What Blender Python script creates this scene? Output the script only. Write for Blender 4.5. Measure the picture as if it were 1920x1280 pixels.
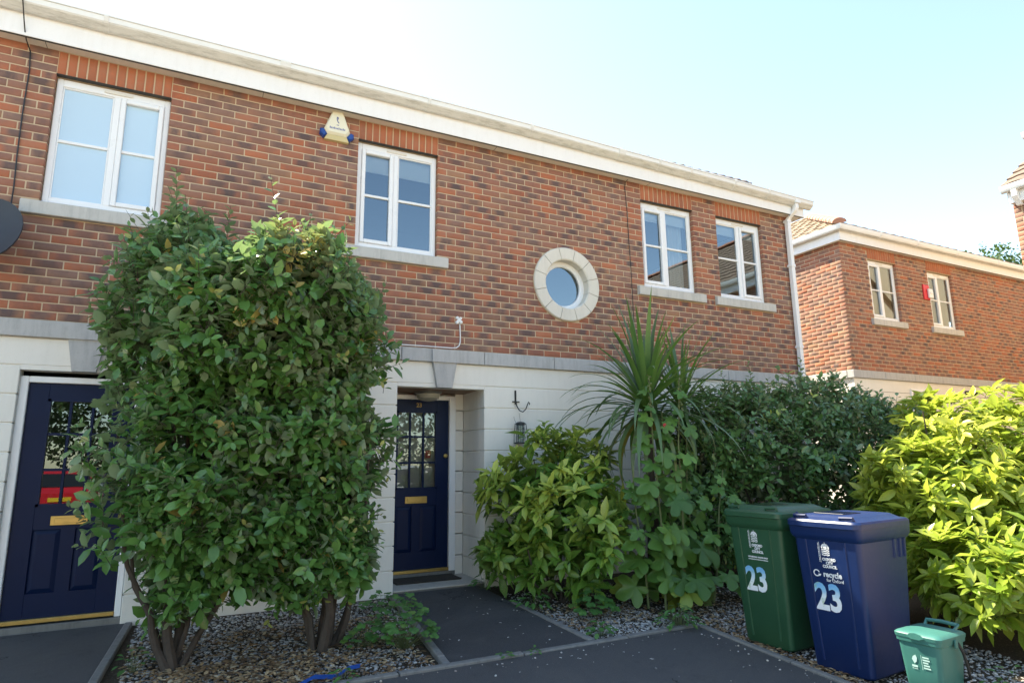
import bpy, bmesh, math, random
import numpy as np
from mathutils import Matrix, Vector

for o in list(bpy.data.objects): bpy.data.objects.remove(o)
S = bpy.context.scene
COL = S.collection
rng = np.random.default_rng(23)
random.seed(23)
R = math.radians

# ------------------------------------------------------------------ camera
CAM = Vector((-2.268, -6.345, 1.286))
def cam_basis(yaw, pitch, roll):
    cy, sy, cp, sp = math.cos(yaw), math.sin(yaw), math.cos(pitch), math.sin(pitch)
    f = Vector((sy*cp, cy*cp, sp)); r = Vector((cy, -sy, 0)); u = r.cross(f)
    cr, sr = math.cos(roll), math.sin(roll)
    return f, cr*r + sr*u, -sr*r + cr*u
CF, CR, CU = cam_basis(R(26.696), R(10.748), R(-0.632))
cd = bpy.data.cameras.new('camera'); cam = bpy.data.objects.new('camera', cd); COL.objects.link(cam)
cd.sensor_width = 36; cd.lens = 36*1177.78/1920; cd.clip_start = .05; cd.clip_end = 2000
m = Matrix((CR, CU, -CF)).transposed().to_4x4(); m.translation = CAM
cam.matrix_world = m
S.camera = cam
def pix(p):
    d = Vector(p) - CAM; z = d.dot(CF)
    if z <= .1: return (-9999, -9999)
    return 960 + 1177.78*d.dot(CR)/z, 640 - 1177.78*d.dot(CU)/z

# ------------------------------------------------------------------ sky, sun, exposure
AZ, EL = R(31), R(53)
SUN = Vector((-math.sin(AZ)*math.cos(EL), math.cos(AZ)*math.cos(EL), math.sin(EL)))
w = bpy.data.worlds.new('World'); S.world = w; w.use_nodes = True
nt = w.node_tree; nt.nodes.clear()
sky = nt.nodes.new('ShaderNodeTexSky'); sky.sky_type = 'NISHITA'; sky.sun_disc = False
sky.sun_elevation = EL; sky.sun_rotation = -AZ; sky.air_density = 1.0; sky.dust_density = .35; sky.ozone_density = 1.0
bg = nt.nodes.new('ShaderNodeBackground'); bg.inputs[1].default_value = .15
wo = nt.nodes.new('ShaderNodeOutputWorld')
nt.links.new(sky.outputs[0], bg.inputs[0]); nt.links.new(bg.outputs[0], wo.inputs[0])
sl = bpy.data.lights.new('sun', 'SUN'); so = bpy.data.objects.new('sun', sl); COL.objects.link(so)
sl.energy = 5.0; sl.angle = R(.55); sl.color = (1, .95, .86)
so.rotation_euler = SUN.to_track_quat('Z', 'Y').to_euler(); so.location = (-6, 12, 20)
S.view_settings.view_transform = 'Standard'; S.view_settings.look = 'None'
S.view_settings.exposure = 1.75; S.view_settings.gamma = 1
S.view_settings.use_white_balance = True; S.view_settings.white_balance_temperature = 7550; S.view_settings.white_balance_tint = 6   # camera set for open shade

# ------------------------------------------------------------------ helpers
def tag(o, label=None, cat=None, group=None, kind=None):
    if label: o['label'] = label
    if cat: o['category'] = cat
    if group: o['group'] = group
    if kind: o['kind'] = kind
    return o
def empty(name, loc=(0, 0, 0), rz=0, parent=None):
    o = bpy.data.objects.new(name, None); COL.objects.link(o); o.empty_display_size = .1
    o.location = loc; o.rotation_euler = (0, 0, rz); o.parent = parent
    return o
def thing(name, label, cat, loc=(0, 0, 0), rz=0, group=None):
    return tag(empty(name, loc, rz), label, cat, group)
def link(name, me, mat=None, parent=None, M=None):
    o = bpy.data.objects.new(name, me); COL.objects.link(o)
    if mat and not me.materials: me.materials.append(mat)
    o.parent = parent
    if M is not None: o.matrix_basis = M
    return o
def obj(name, bm, mat, parent=None, smooth=False, M=None):
    me = bpy.data.meshes.new(name); bmesh.ops.recalc_face_normals(bm, faces=bm.faces[:])
    bm.to_mesh(me); bm.free()
    if smooth:
        me.polygons.foreach_set('use_smooth', [True]*len(me.polygons)); 
        try: me.set_sharp_from_angle(angle=R(35))
        except Exception: pass
    return link(name, me, mat, parent, M)
def bx(bm, x0, x1, y0, y1, z0, z1, bev=0, M=None):
    vs = [bm.verts.new((x, y, z)) for z in (z0, z1) for y in (y0, y1) for x in (x0, x1)]
    fs = [(0, 2, 3, 1), (4, 5, 7, 6), (0, 1, 5, 4), (2, 6, 7, 3), (0, 4, 6, 2), (1, 3, 7, 5)]
    F = [bm.faces.new([vs[i] for i in f]) for f in fs]
    if M is not None: bmesh.ops.transform(bm, matrix=M, verts=vs)
    if bev:
        E = list({e for f in F for e in f.edges})
        bmesh.ops.bevel(bm, geom=E, offset=bev, segments=1, affect='EDGES', profile=.5)
def box(name, mat, parent, x0, x1, y0, y1, z0, z1, bev=0):
    bm = bmesh.new(); bx(bm, x0, x1, y0, y1, z0, z1, bev); return obj(name, bm, mat, parent)
def loft(bm, rings, cap0=True, cap1=True, closed=True):
    V = [[bm.verts.new(p) for p in r] for r in rings]
    n = len(V[0])
    for a, b in zip(V[:-1], V[1:]):
        for i in range(n if closed else n-1):
            j = (i+1) % n; bm.faces.new((a[i], a[j], b[j], b[i]))
    if closed and cap0: bm.faces.new(V[0][::-1])
    if closed and cap1: bm.faces.new(V[-1])
    return V
def circ(c, r, n, ax='z', ph=0):
    out = []
    for i in range(n):
        a = 2*math.pi*i/n + ph
        ca, sa = r*math.cos(a), r*math.sin(a)
        out.append({'z': (c[0]+ca, c[1]+sa, c[2]), 'y': (c[0]+ca, c[1], c[2]+sa), 'x': (c[0], c[1]+ca, c[2]+sa)}[ax])
    return out
def tube(bm, pts, rad, n=6, closed_ends=True):
    pts = [Vector(p) for p in pts]
    rad = rad if hasattr(rad, '__len__') else [rad]*len(pts)
    rings = []; ref = Vector((.31, .57, .76))
    for i, p in enumerate(pts):
        t = (pts[min(i+1, len(pts)-1)] - pts[max(i-1, 0)]).normalized()
        a = t.cross(ref); 
        if a.length < .05: a = t.cross(Vector((1, 0, 0)))
        a.normalize(); b = t.cross(a)
        rings.append([p + rad[i]*(math.cos(2*math.pi*k/n)*a + math.sin(2*math.pi*k/n)*b) for k in range(n)])
    loft(bm, rings, closed_ends, closed_ends)
def rrect(w, d, r, z, cx=0, cy=0, n=3):
    out = []
    for sx, sy, a0 in ((1, 1, 0), (-1, 1, 90), (-1, -1, 180), (1, -1, 270)):
        for k in range(n+1):
            a = R(a0 + 90*k/n)
            out.append((cx + sx*(w/2-r) + r*math.cos(a), cy + sy*(d/2-r) + r*math.sin(a), z))
    return out
def npmesh(name, V, F, tone=None, uv=None):
    """V (n,3), F (m,k) constant-size faces"""
    me = bpy.data.meshes.new(name); V = np.asarray(V, np.float32); F = np.asarray(F, np.int32)
    k = F.shape[1]
    me.vertices.add(len(V)); me.vertices.foreach_set('co', V.ravel())
    me.loops.add(F.size); me.loops.foreach_set('vertex_index', F.ravel())
    me.polygons.add(len(F)); me.polygons.foreach_set('loop_start', np.arange(0, F.size, k, dtype=np.int32))
    me.update(calc_edges=True)
    if tone is not None:
        a = me.color_attributes.new('tone', 'FLOAT_COLOR', 'POINT')
        a.data.foreach_set('color', np.concatenate([tone, np.ones((len(V), 1))], 1).astype(np.float32).ravel())
    if uv is not None:
        l = me.uv_layers.new(name='uv'); l.data.foreach_set('uv', np.asarray(uv, np.float32)[F.ravel()].ravel())
    return me

# ------------------------------------------------------------------ materials
class NT:
    def __init__(s, name):
        s.m = bpy.data.materials.new(name); s.m.use_nodes = True; s.t = s.m.node_tree; s.t.nodes.clear()
        s.out = s.t.nodes.new('ShaderNodeOutputMaterial')
    def n(s, kind, **kw):
        nd = s.t.nodes.new('ShaderNode'+kind)
        for k, v in kw.items():
            if k.startswith('i_'):
                key = k[2:]; nd.inputs[int(key) if key.isdigit() else key.replace('_', ' ')].default_value = v
            else: setattr(nd, k, v)
        return nd
    def l(s, a, b): s.t.links.new(a, b)
    def ramp(s, fac, stops, interp='LINEAR'):
        r = s.n('ValToRGB'); r.color_ramp.interpolation = interp
        e = r.color_ramp.elements
        while len(e) < len(stops): e.new(.5)
        for q, (p, c) in zip(e, stops): q.position = p; q.color = (*c, 1) if len(c) == 3 else c
        s.l(fac, r.inputs[0]); return r.outputs[0]
    def mix(s, fac, a, b, mode='MIX'):
        x = s.n('MixRGB', blend_type=mode)
        for i, v in ((0, fac), (1, a), (2, b)):
            if hasattr(v, 'is_output'): s.l(v, x.inputs[i])
            else: x.inputs[i].default_value = v if i == 0 else (*v, 1)
        return x.outputs[0]
    def math(s, op, a, b=0, clamp=False):
        x = s.n('Math', operation=op, use_clamp=clamp)
        for i, v in ((0, a), (1, b)):
            if hasattr(v, 'is_output'): s.l(v, x.inputs[i])
            else: x.inputs[i].default_value = v
        return x.outputs[0]
    def noise(s, scale, detail=3, rough=.55, dist=0, vec=None, dims=None):
        x = s.n('TexNoise', i_Scale=scale, i_Detail=detail, i_Roughness=rough, i_Distortion=dist)
        if vec is None: vec = s.pos()
        s.l(vec, x.inputs['Vector']); return x.outputs['Fac']
    def pos(s):
        if not hasattr(s, '_p'): s._p = s.n('NewGeometry')
        return s._p.outputs['Position']
    def stretch(s, v, sc):
        x = s.n('Mapping'); x.inputs['Scale'].default_value = sc; s.l(v, x.inputs[0]); return x.outputs[0]
    def bump(s, h, strength=.3, dist=.01):
        b = s.n('Bump', i_Strength=strength, i_Distance=dist); s.l(h, b.inputs['Height']); return b.outputs[0]
    def bsdf(s, col, rough=.6, bump=None, spec=.5, metal=0, ior=1.5, coat=0):
        b = s.n('BsdfPrincipled')
        for k, v in (('Base Color', col), ('Roughness', rough), ('Metallic', metal), ('IOR', ior), ('Specular IOR Level', spec), ('Coat Weight', coat)):
            if hasattr(v, 'is_output'): s.l(v, b.inputs[k])
            else: b.inputs[k].default_value = (*v, 1) if k == 'Base Color' else v
        if bump is not None: s.l(bump, b.inputs['Normal'])
        return b.outputs[0]
    def done(s, sh): s.l(sh, s.out.inputs[0]); return s.m
def simple(name, col, rough=.5, var=.12, scale=6, metal=0, spec=.5, bump=0, bscale=80, coat=0):
    t = NT(name); f = t.noise(scale, 4)
    c = t.mix(f, tuple(v*(1-var) for v in col), tuple(min(1, v*(1+var)) for v in col))
    b = t.bump(t.noise(bscale, 3), bump, .004) if bump else None
    r = t.math('ADD', t.math('MULTIPLY', t.noise(scale*2.3), .16), rough-.08)
    return t.done(t.bsdf(c, r, b, spec, metal, coat=coat))
def tone_src(t, objmode):
    if objmode: src = t.n('ObjectInfo').outputs['Color']
    else: src = t.n('Attribute', attribute_name='tone').outputs['Color']
    x = t.n('SeparateColor'); t.l(src, x.inputs[0]); return x.outputs
def brick_mat(objmode, warm=1.0):
    t = NT('brick_clay'); r, g, b = tone_src(t, objmode)[:3]
    base = t.ramp(r, [(0, (.28, .13, .097)), (.22, (.35, .135, .088)), (.42, (.45, .14, .07)), (.55, (.34, .155, .105)), (.78, (.24, .14, .115)), (1, (.36, .19, .115))])
    uv = t.n('UVMap'); sx = t.n('SeparateXYZ'); t.l(uv.outputs[0], sx.inputs[0])
    cen = t.math('SUBTRACT', .5, t.math('ABSOLUTE', t.math('SUBTRACT', sx.outputs[0], .5)))
    nz = t.noise(9, 3, .6)
    k = t.math('MULTIPLY', t.math('SUBTRACT', t.math('ADD', cen, t.math('MULTIPLY', nz, .5)), .34), 4, True)
    k = t.math('MULTIPLY', k, g, True)
    c = t.mix(k, base, (.105, .080, .082))
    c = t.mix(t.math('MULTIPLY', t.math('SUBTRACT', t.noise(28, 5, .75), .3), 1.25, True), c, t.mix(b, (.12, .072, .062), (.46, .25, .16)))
    c = t.mix(t.math('MULTIPLY', t.math('SUBTRACT', t.noise(2.2, 4), .55), 1.2, True), c, (.42, .30, .24))
    # lime bloom patches
    bl = t.math('MULTIPLY', t.math('SUBTRACT', t.noise(7, 5, .7), .68), 5, True)
    c = t.mix(t.math('MULTIPLY', bl, .45), c, (.6, .52, .45))
    ws = t.math('MULTIPLY', t.math('SUBTRACT', t.noise(2.4, 5, .65, vec=t.stretch(t.pos(), (1.6, 1.6, .22))), .5), 3.2, True)
    c = t.mix(t.math('MULTIPLY', ws, .32), c, (.12, .085, .07))
    h = t.math('ADD', t.noise(160, 4, .7), t.math('MULTIPLY', t.noise(30, 3), .8))
    return t.done(t.bsdf(c, .88, t.bump(h, .55, .004), .25))
def mortar_mat():
    t = NT('mortar')
    c = t.mix(t.noise(5, 4), (.46, .35, .24), (.58, .455, .32))
    c = t.mix(t.math('MULTIPLY', t.noise(60, 3), .4), c, (.52, .40, .28))
    return t.done(t.bsdf(c, .95, t.bump(t.noise(220, 3), .5, .003), .2))
def stone_mat(name, a, b, dark, streak=1.0, amt=.6):
    t = NT(name)
    c = t.mix(t.noise(3.5, 5, .65), a, b)
    st = t.noise(5, 5, .7, vec=t.stretch(t.pos(), (3.2, 3.2, .5)))
    c = t.mix(t.math('MULTIPLY', t.math('SUBTRACT', st, .47), 3.2*streak*amt, True), c, dark)
    c = t.mix(t.math('MULTIPLY', t.math('SUBTRACT', t.noise(38, 5, .75), .56), 2.2*amt, True), c, tuple(v*.6 for v in dark))
    return t.done(t.bsdf(c, .85, t.bump(t.noise(140, 4, .7), .35, .003), .3))
def glass_mat(name, tint=(.92, .95, .95), ior=2.75, wav=.003):
    t = NT(name)
    bp = t.bump(t.noise(2.3, 1), wav*10, .02)
    f = t.n('Fresnel', i_IOR=ior); g = t.n('BsdfGlossy', i_Roughness=.004); g.inputs['Color'].default_value = (.74, .90, 1, 1)
    t.l(bp, g.inputs['Normal']); t.l(bp, f.inputs['Normal'])
    tr = t.n('BsdfTransparent'); tr.inputs[0].default_value = (*tint, 1)
    mx = t.n('MixShader'); t.l(f.outputs[0], mx.inputs[0]); t.l(tr.outputs[0], mx.inputs[1]); t.l(g.outputs[0], mx.inputs[2])
    return t.done(mx.outputs[0])
def leaf_mat(name, objmode, a, b, special, under, gloss=.42, trans=.28, spots=None):
    t = NT(name); r, g, bb = tone_src(t, objmode)[:3]
    c = t.mix(r, a, b)
    c = t.mix(g, c, special)
    c = t.mix(t.math('MULTIPLY', t.noise(24, 3), .45), c, t.mix(bb, tuple(v*.55 for v in a), tuple(min(1, v*1.5) for v in b)))
    if spots: 
        sp = t.math('MULTIPLY', t.math('SUBTRACT', t.noise(95, 2, .6), .56), 9, True)
        c = t.mix(t.math('MULTIPLY', sp, t.math('ADD', .3, t.math('MULTIPLY', g, .5))), c, spots)
    geo = t.n('NewGeometry')
    c2 = t.mix(t.math('MULTIPLY', geo.outputs['Backfacing'], .8), c, under)
    p = t.bsdf(c2, t.math('ADD', gloss-.1, t.math('MULTIPLY', t.noise(60, 2), .2)), t.bump(t.noise(120, 2), .12, .002), .5)
    tl = t.n('BsdfTranslucent'); tc = t.mix(.6, c2, (.55, .62, .08), 'MULTIPLY'); tc2 = t.mix(.5, c2, tc); t.l(t.mix(1, tc2, (1.6, 1.7, 1.2), 'MULTIPLY'), tl.inputs[0])
    mx = t.n('MixShader'); mx.inputs[0].default_value = trans; t.l(p, mx.inputs[1]); t.l(tl.outputs[0], mx.inputs[2])
    return t.done(mx.outputs[0])
def asphalt_mat(name, base, hi):
    t = NT(name)
    c = t.mix(t.noise(1.3, 5, .6), base, hi)
    sp = t.math('MULTIPLY', t.math('SUBTRACT', t.noise(150, 3, .75), .58), 8, True)
    c = t.mix(t.math('MULTIPLY', sp, .6), c, (.20, .195, .185))
    wn = t.math('MULTIPLY', t.math('SUBTRACT', t.noise(.9, 5, .65, 1.2), .5), 5, True)
    c = t.mix(t.math('MULTIPLY', wn, .45), c, (.10, .098, .094))
    vo = t.n('TexVoronoi', feature='DISTANCE_TO_EDGE', i_Scale=1.1); ds_ = t.n('VectorMath', operation='ADD'); nz_ = t.n('TexNoise', i_Scale=5.0, i_Detail=5.0); t.l(t.pos(), nz_.inputs[0]); mx_ = t.n('VectorMath', operation='SCALE'); t.l(nz_.outputs['Color'], mx_.inputs[0]); mx_.inputs['Scale'].default_value = .35; t.l(t.pos(), ds_.inputs[0]); t.l(mx_.outputs[0], ds_.inputs[1]); t.l(ds_.outputs[0], vo.inputs['Vector'])
    ck = t.math('MULTIPLY', t.math('LESS_THAN', vo.outputs['Distance'], .0045), t.math('GREATER_THAN', t.noise(.7, 2), .56))
    c = t.mix(t.math('MULTIPLY', ck, .8), c, (.012, .012, .011))
    dk = t.math('MULTIPLY', t.math('SUBTRACT', t.noise(4, 6, .7), .56), 4, True)
    c = t.mix(t.math('MULTIPLY', dk, .5), c, (.022, .021, .021))
    h = t.math('ADD', t.noise(260, 4, .75), t.math('MULTIPLY', t.noise(12, 3), .7))
    return t.done(t.bsdf(c, .82, t.bump(h, .7, .006), .35))
def gutter_mat():
    t = NT('gutter_plastic')
    c = t.mix(t.noise(4, 4), (.74, .75, .74), (.82, .83, .83))
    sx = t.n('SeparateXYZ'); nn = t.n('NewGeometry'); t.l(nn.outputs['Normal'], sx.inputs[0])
    dn = t.math('MULTIPLY', t.math('SUBTRACT', t.math('MULTIPLY', sx.outputs[2], -1), .15), 2.5, True)   # downward faces: even beige tint, plus moss blotches
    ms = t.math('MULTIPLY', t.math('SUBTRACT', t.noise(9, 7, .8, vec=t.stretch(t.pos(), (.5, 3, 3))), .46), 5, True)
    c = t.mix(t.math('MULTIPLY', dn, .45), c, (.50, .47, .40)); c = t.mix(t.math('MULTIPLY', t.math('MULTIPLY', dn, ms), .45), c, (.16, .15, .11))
    return t.done(t.bsdf(c, .35, None, .5))

M = dict(
 brick=brick_mat(False), brick_o=brick_mat(True), mortar=mortar_mat(),
 sill=stone_mat('sill_stone', (.46, .45, .42), (.58, .57, .54), (.27, .27, .26)),
 band=stone_mat('band_stone', (.40, .40, .395), (.50, .495, .485), (.24, .24, .24), amt=.6),
 ring=stone_mat('cast_stone', (.62, .59, .52), (.70, .67, .60), (.46, .44, .39), amt=.35),
 render=stone_mat('masonry_paint', (.73, .705, .65), (.79, .765, .705), (.60, .575, .52), streak=.6, amt=.4),
 upvc=simple('white_plastic', (.80, .81, .82), .3, .03, 3),
 fascia=stone_mat('fascia_paint', (.78, .775, .77), (.84, .835, .83), (.68, .65, .60), amt=.3),
 soffit=simple('soffit_board', (.72, .69, .63), .6, .08, 3),
 gutter=gutter_mat(),
 glass=glass_mat('window_glass'), doorglass=glass_mat('door_glass', (.55, .56, .56), 2.0, .0015),
 frost=simple('frosted_film', (.68, .85, .97), .5, .03, 2),  # frosting tinted blue: the sky's reflection is put into the colour
 blind=simple('blind_fabric', (.88, .89, .90), .8, .03, 4),
 navy=simple('navy_door_paint', (.0025, .011, .045), .42, .15, 5, bump=.06, bscale=40, spec=.16),
 brass=simple('brass', (.44, .31, .11), .38, .2, 20, metal=.9),
 wood=simple('soffit_timber', (.20, .115, .07), .6, .25, 7),
 tile=stone_mat('quarry_tile', (.40, .38, .34), (.50, .47, .43), (.26, .25, .23), amt=.5),
 lead=simple('dark_gap', (.05, .048, .045), .8, .2, 20),
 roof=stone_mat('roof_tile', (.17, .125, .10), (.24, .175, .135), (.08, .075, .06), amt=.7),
 rooflit=stone_mat('sunlit_roof_tile', (.27, .205, .15), (.34, .265, .195), (.17, .14, .10), amt=.4),  # paler copy of the roof tile, sunlight put into its colour
 hip=simple('terracotta_ridge', (.40, .19, .13), .75, .18, 9),
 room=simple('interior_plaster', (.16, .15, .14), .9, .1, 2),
 black=simple('black_metal', (.015, .015, .016), .4, .2, 12),
 rubber=simple('black_rubber', (.014, .014, .015), .6, .2, 12),
 dish=simple('dish_grey', (.026, .030, .038), .5, .12, 6),
 wht=simple('white_cable', (.78, .78, .77), .4, .04, 6),
 red=simple('red_sticker', (.65, .03, .05), .4, .05, 6),
 cream=simple('cream_plastic', (.74, .70, .54), .45, .06, 6),
 alarmblue=simple('blue_lens', (.015, .06, .26), .22, .15, 10),
 ink=simple('blue_ink', (.10, .13, .32), .5, .1, 10),
 kerb=stone_mat('edging_concrete', (.15, .15, .143), (.215, .21, .20), (.07, .07, .066)),
 asphalt=asphalt_mat('driveway_tarmac', (.055, .055, .058), (.080, .079, .081)),
 asphalt2=asphalt_mat('path_tarmac', (.040, .040, .043), (.060, .060, .063)),
 bark=simple('bark', (.055, .042, .033), .9, .35, 25, bump=.8, bscale=60),
 stem=simple('green_stem', (.10, .13, .05), .6, .25, 20),
 terracotta=simple('terracotta_pot', (.36, .12, .055), .8, .15, 9),
 mat_=simple('coir_mat', (.050, .042, .034), .95, .35, 60, bump=.8, bscale=300),
)
M['silver'] = simple('galvanised_wire', (.35, .36, .36), .35, .15, 20, metal=.8)

# ------------------------------------------------------------------ ground
def gz(y): return .045*max(y, -7.0) if y < 0 else 0.0
def sheet(name, polys, mat, dz, sub_y=True):
    """polygons given as (x0a,x0b,y0,x1a,x1b,y1) trapezoids between two y lines"""
    bm = bmesh.new()
    for (xa0, xb0, y0, xa1, xb1, y1) in polys:
        vs = [bm.verts.new(p) for p in ((xa0, y0, gz(y0)+dz), (xb0, y0, gz(y0)+dz), (xb1, y1, gz(y1)+dz), (xa1, y1, gz(y1)+dz))]
        bm.faces.new(vs)
    bmesh.ops.remove_doubles(bm, verts=bm.verts[:], dist=.0005)
    o = obj(name, bm, mat); o['kind'] = 'structure'
    for p in o.data.polygons:
        if p.normal.z < 0: p.flip()
    return o
def soil_mat():
    t = NT('bed_soil')
    c = t.mix(t.noise(18, 6, .7), (.035, .027, .02), (.10, .078, .055))
    c = t.mix(t.math('MULTIPLY', t.math('SUBTRACT', t.noise(70, 3), .55), 4, True), c, (.2, .17, .13))
    return t.done(t.bsdf(c, .95, t.bump(t.noise(60, 5, .8), 1, .02), .2))
M['soil'] = soil_mat()
sheet('ground', [(-150, 150, 160, -150, 150, 0), (-150, 150, 0, -150, 150, -7), (-150, 150, -7, -150, 150, -160)], M['soil'], -.012)
sheet('driveway', [(-14, 1.615, -2.06, -14, 1.56, -3.3), (-14, 1.56, -3.3, -14, 1.5, -5.6), (-14, -2.745, -1.3, -14, -2.79, -2.06), (-14, -2.66, .0, -14, -2.745, -1.3)], M['asphalt'], .012)
sheet('front_path', [(-.40, .50, -.002, -.585, .54, -2.0)], M['asphalt2'], .016)
M['paving'] = stone_mat('tan_block_paving', (.42, .34, .26), (.52, .43, .33), (.28, .23, .18), amt=.4)
sheet('road', [(-90, 90, -5.6, -90, 90, -7.0), (-90, 90, -7.0, -90, 90, -24)], M['paving'], .018)
def pavers():
    k = bpy.data.objects.new('kerb', None); COL.objects.link(k); k['kind'] = 'structure'
    def run(a, b, wdt=.055, step=.92, rise=.028):
        a, b = Vector((*a, 0)), Vector((*b, 0)); d = (b-a); L = d.length; d.normalize(); n = Vector((-d.y, d.x, 0))
        s = 0
        while s < L-.02:
            e = min(s+step, L); bm = bmesh.new()
            p0, p1 = a+d*(s+.004), a+d*(e-.004); off = random.uniform(-.004, .004)
            vs = []
            for p in (p0, p1):
                for sgn, dz in ((-1, -.1), (1, -.1), (1, rise+off), (-1, rise+off)):
                    q = p + n*sgn*wdt/2; vs.append(bm.verts.new((q.x, q.y, gz(q.y)+dz)))
            for f in ((0, 1, 2, 3), (7, 6, 5, 4), (0, 4, 5, 1), (1, 5, 6, 2), (2, 6, 7, 3), (3, 7, 4, 0)): bm.faces.new([vs[i] for i in f])
            bmesh.ops.recalc_face_normals(bm, faces=bm.faces[:]); bmesh.ops.bevel(bm, geom=bm.edges[:], offset=.007, segments=1, affect='EDGES')
            obj('edging_stone', bm, M['kerb'], k); s = e
    run((-2.80, -2.045), (1.60, -2.03)); run((1.62, -2.06), (1.50, -6.6)); run((-2.635, -.02), (-2.76, -2.0))
    run((-.43, -.03), (-.61, -2.0)); run((.53, -.75), (.57, -2.0))
pavers()

# ------------------------------------------------------------------ brickwork
_bm_cache = {}
def brick_geo(L, H, D=.054):
    i = .0035; e = .0002
    V = np.array([(i+e, -.0015, i+e), (L-i-e, -.0015, i+e), (L-i-e, -.0015, H-i-e), (i+e, -.0015, H-i-e), (e, .002, e), (L-e, .002, e), (L-e, .002, H-e), (e, .002, H-e), (0, D, 0), (L, D, 0), (L, D, H), (0, D, H)])
    F = np.array([(0, 1, 2, 3), (4, 5, 1, 0), (5, 6, 2, 1), (6, 7, 3, 2), (7, 4, 0, 3), (8, 9, 5, 4), (9, 10, 6, 5), (10, 11, 7, 6), (11, 8, 4, 7)])
    uv = np.array([(v[0]/L, v[2]/H) for v in V])
    return V, F, uv
def brick_obj_mesh(L, H, name):
    key = (round(L, 3), round(H, 3), name)
    if key not in _bm_cache:
        V, F, uv = brick_geo(L, H); V = V + rng.normal(0, .0007, V.shape)
        me = npmesh(name, V, F, uv=uv); me.materials.append(M['brick_o']); _bm_cache[key] = me
    return _bm_cache[key]
def courses(a0, a1, ztop, rows, openings, off, brk=None, off2=0, circles=()):
    out = []
    for r in range(rows):
        zt = ztop - .075*r; zb = zt - .065
        segs = []
        def fill(x0, x1, o):
            sh = 0 if r % 2 == 0 else .1125
            k = math.floor((x0-o-sh)/.225)-1
            while True:
                g = k*.225 + o + sh; k += 1
                if g > x1: break
                a, b = max(g, x0), min(g+.215, x1)
                if b-a > .03: segs.append((a, b))
        if brk is None: fill(a0, a1, off)
        else:
            bb = brk + (.0 if r % 2 == 0 else -.11); 
            bb = math.floor((bb-off-(0 if r % 2 == 0 else .1125))/.225)*.225 + off + (0 if r % 2 == 0 else .1125)
            fill(a0, bb-.01, off); fill(bb, a1, off2)
        for (oa, ob, oz0, oz1) in openings:
            if zt > oz0+.012 and zb < oz1-.012:
                n = []
                for a, b in segs:
                    if b <= oa or a >= ob: n.append((a, b)); continue
                    if a < oa-.025: n.append((a, oa))
                    if b > ob+.025: n.append((ob, b))
                segs = n
        for (cx, cz, cr) in circles:
            dz = max(0, max(zb-cz, cz-zt))
            if dz < cr:
                hw = math.sqrt(cr*cr-dz*dz); n = []
                for a, b in segs:
                    if b <= cx-hw or a >= cx+hw: n.append((a, b)); continue
                    if a < cx-hw-.02: n.append((a, cx-hw))
                    if b > cx+hw+.02: n.append((cx+hw, b))
                segs = n
        out += [(a, b, zt, r) for a, b in segs]
    return out
def place_bricks(parent, bricks, org, u, n, nobj=300, prefer=None, dark_low=None, H=.065, name='brick', bright=0):
    """bricks: (a,b,ztop,row) ; wall frame origin org, along u, outward n"""
    u, n = Vector(u), Vector(n); B = Matrix((u, -n, Vector((0, 0, 1)))).transposed()
    recs = []
    for (a, b, zt, r) in bricks:
        p = Vector(org) + u*a; p.z = zt-H
        p = p + n*random.uniform(-.0006, .0014)
        hue = random.random(); kiss = random.random()
        dk = .30 if dark_low is None else dark_low(zt)
        kiss = random.uniform(.55, 1) if kiss < dk else (random.uniform(.1, .45) if kiss < dk+.3 else 0)
        if hue > .36 and hue < .48: kiss *= .3
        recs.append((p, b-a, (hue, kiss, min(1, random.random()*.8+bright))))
    if prefer: recs.sort(key=lambda q: prefer(q[0]))
    else: recs.sort(key=lambda q: (q[0]-CAM).length)
    pl = Vector(parent.location)
    for p, L, t in recs[:nobj]:
        o = bpy.data.objects.new(name, brick_obj_mesh(L, H, name)); COL.objects.link(o); o.parent = parent
        m4 = B.to_4x4(); m4.translation = p - pl; o.matrix_basis = m4; o.color = (*t, 1)
    rest = recs[nobj:]
    if rest:
        VV, FF, UU, TT = [], [], [], []; Bn = np.array(B)
        for k, (p, L, t) in enumerate(rest):
            V, F, uv = brick_geo(L, H); V = V + rng.normal(0, .0007, V.shape)
            VV.append(V @ Bn.T + np.array(p-pl)); FF.append(F + 12*k); UU.append(uv); TT.append(np.tile(t, (12, 1)))
        me = npmesh('brickwork', np.concatenate(VV), np.concatenate(FF), np.concatenate(TT), np.concatenate(UU))
        o = link('brickwork', me, M['brick'], parent); o['kind'] = 'stuff'
def soldiers(parent, x0, x1, zb, org, u, n):
    """soldier-course lintel: upright bricks"""
    N = int(round((x1-x0+.0)/.0755)); pitch = (x1-x0)/N
    u, n = Vector(u), Vector(n); B = Matrix((u, -n, Vector((0, 0, 1)))).transposed(); pl = Vector(parent.location)
    for i in range(N):
        me = brick_obj_mesh(.064, .212, 'lintel_brick')
        o = bpy.data.objects.new('lintel_brick', me); COL.objects.link(o); o.parent = parent
        p = Vector(org) + u*(x0 + i*pitch + .005); p.z = zb; m4 = B.to_4x4(); m4.translation = p - pl + n*random.uniform(.000, .003)
        o.matrix_basis = m4; o.color = (random.uniform(.34, .45), 0 if random.random() < .85 else .2, random.uniform(.35, .75), 1)
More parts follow.
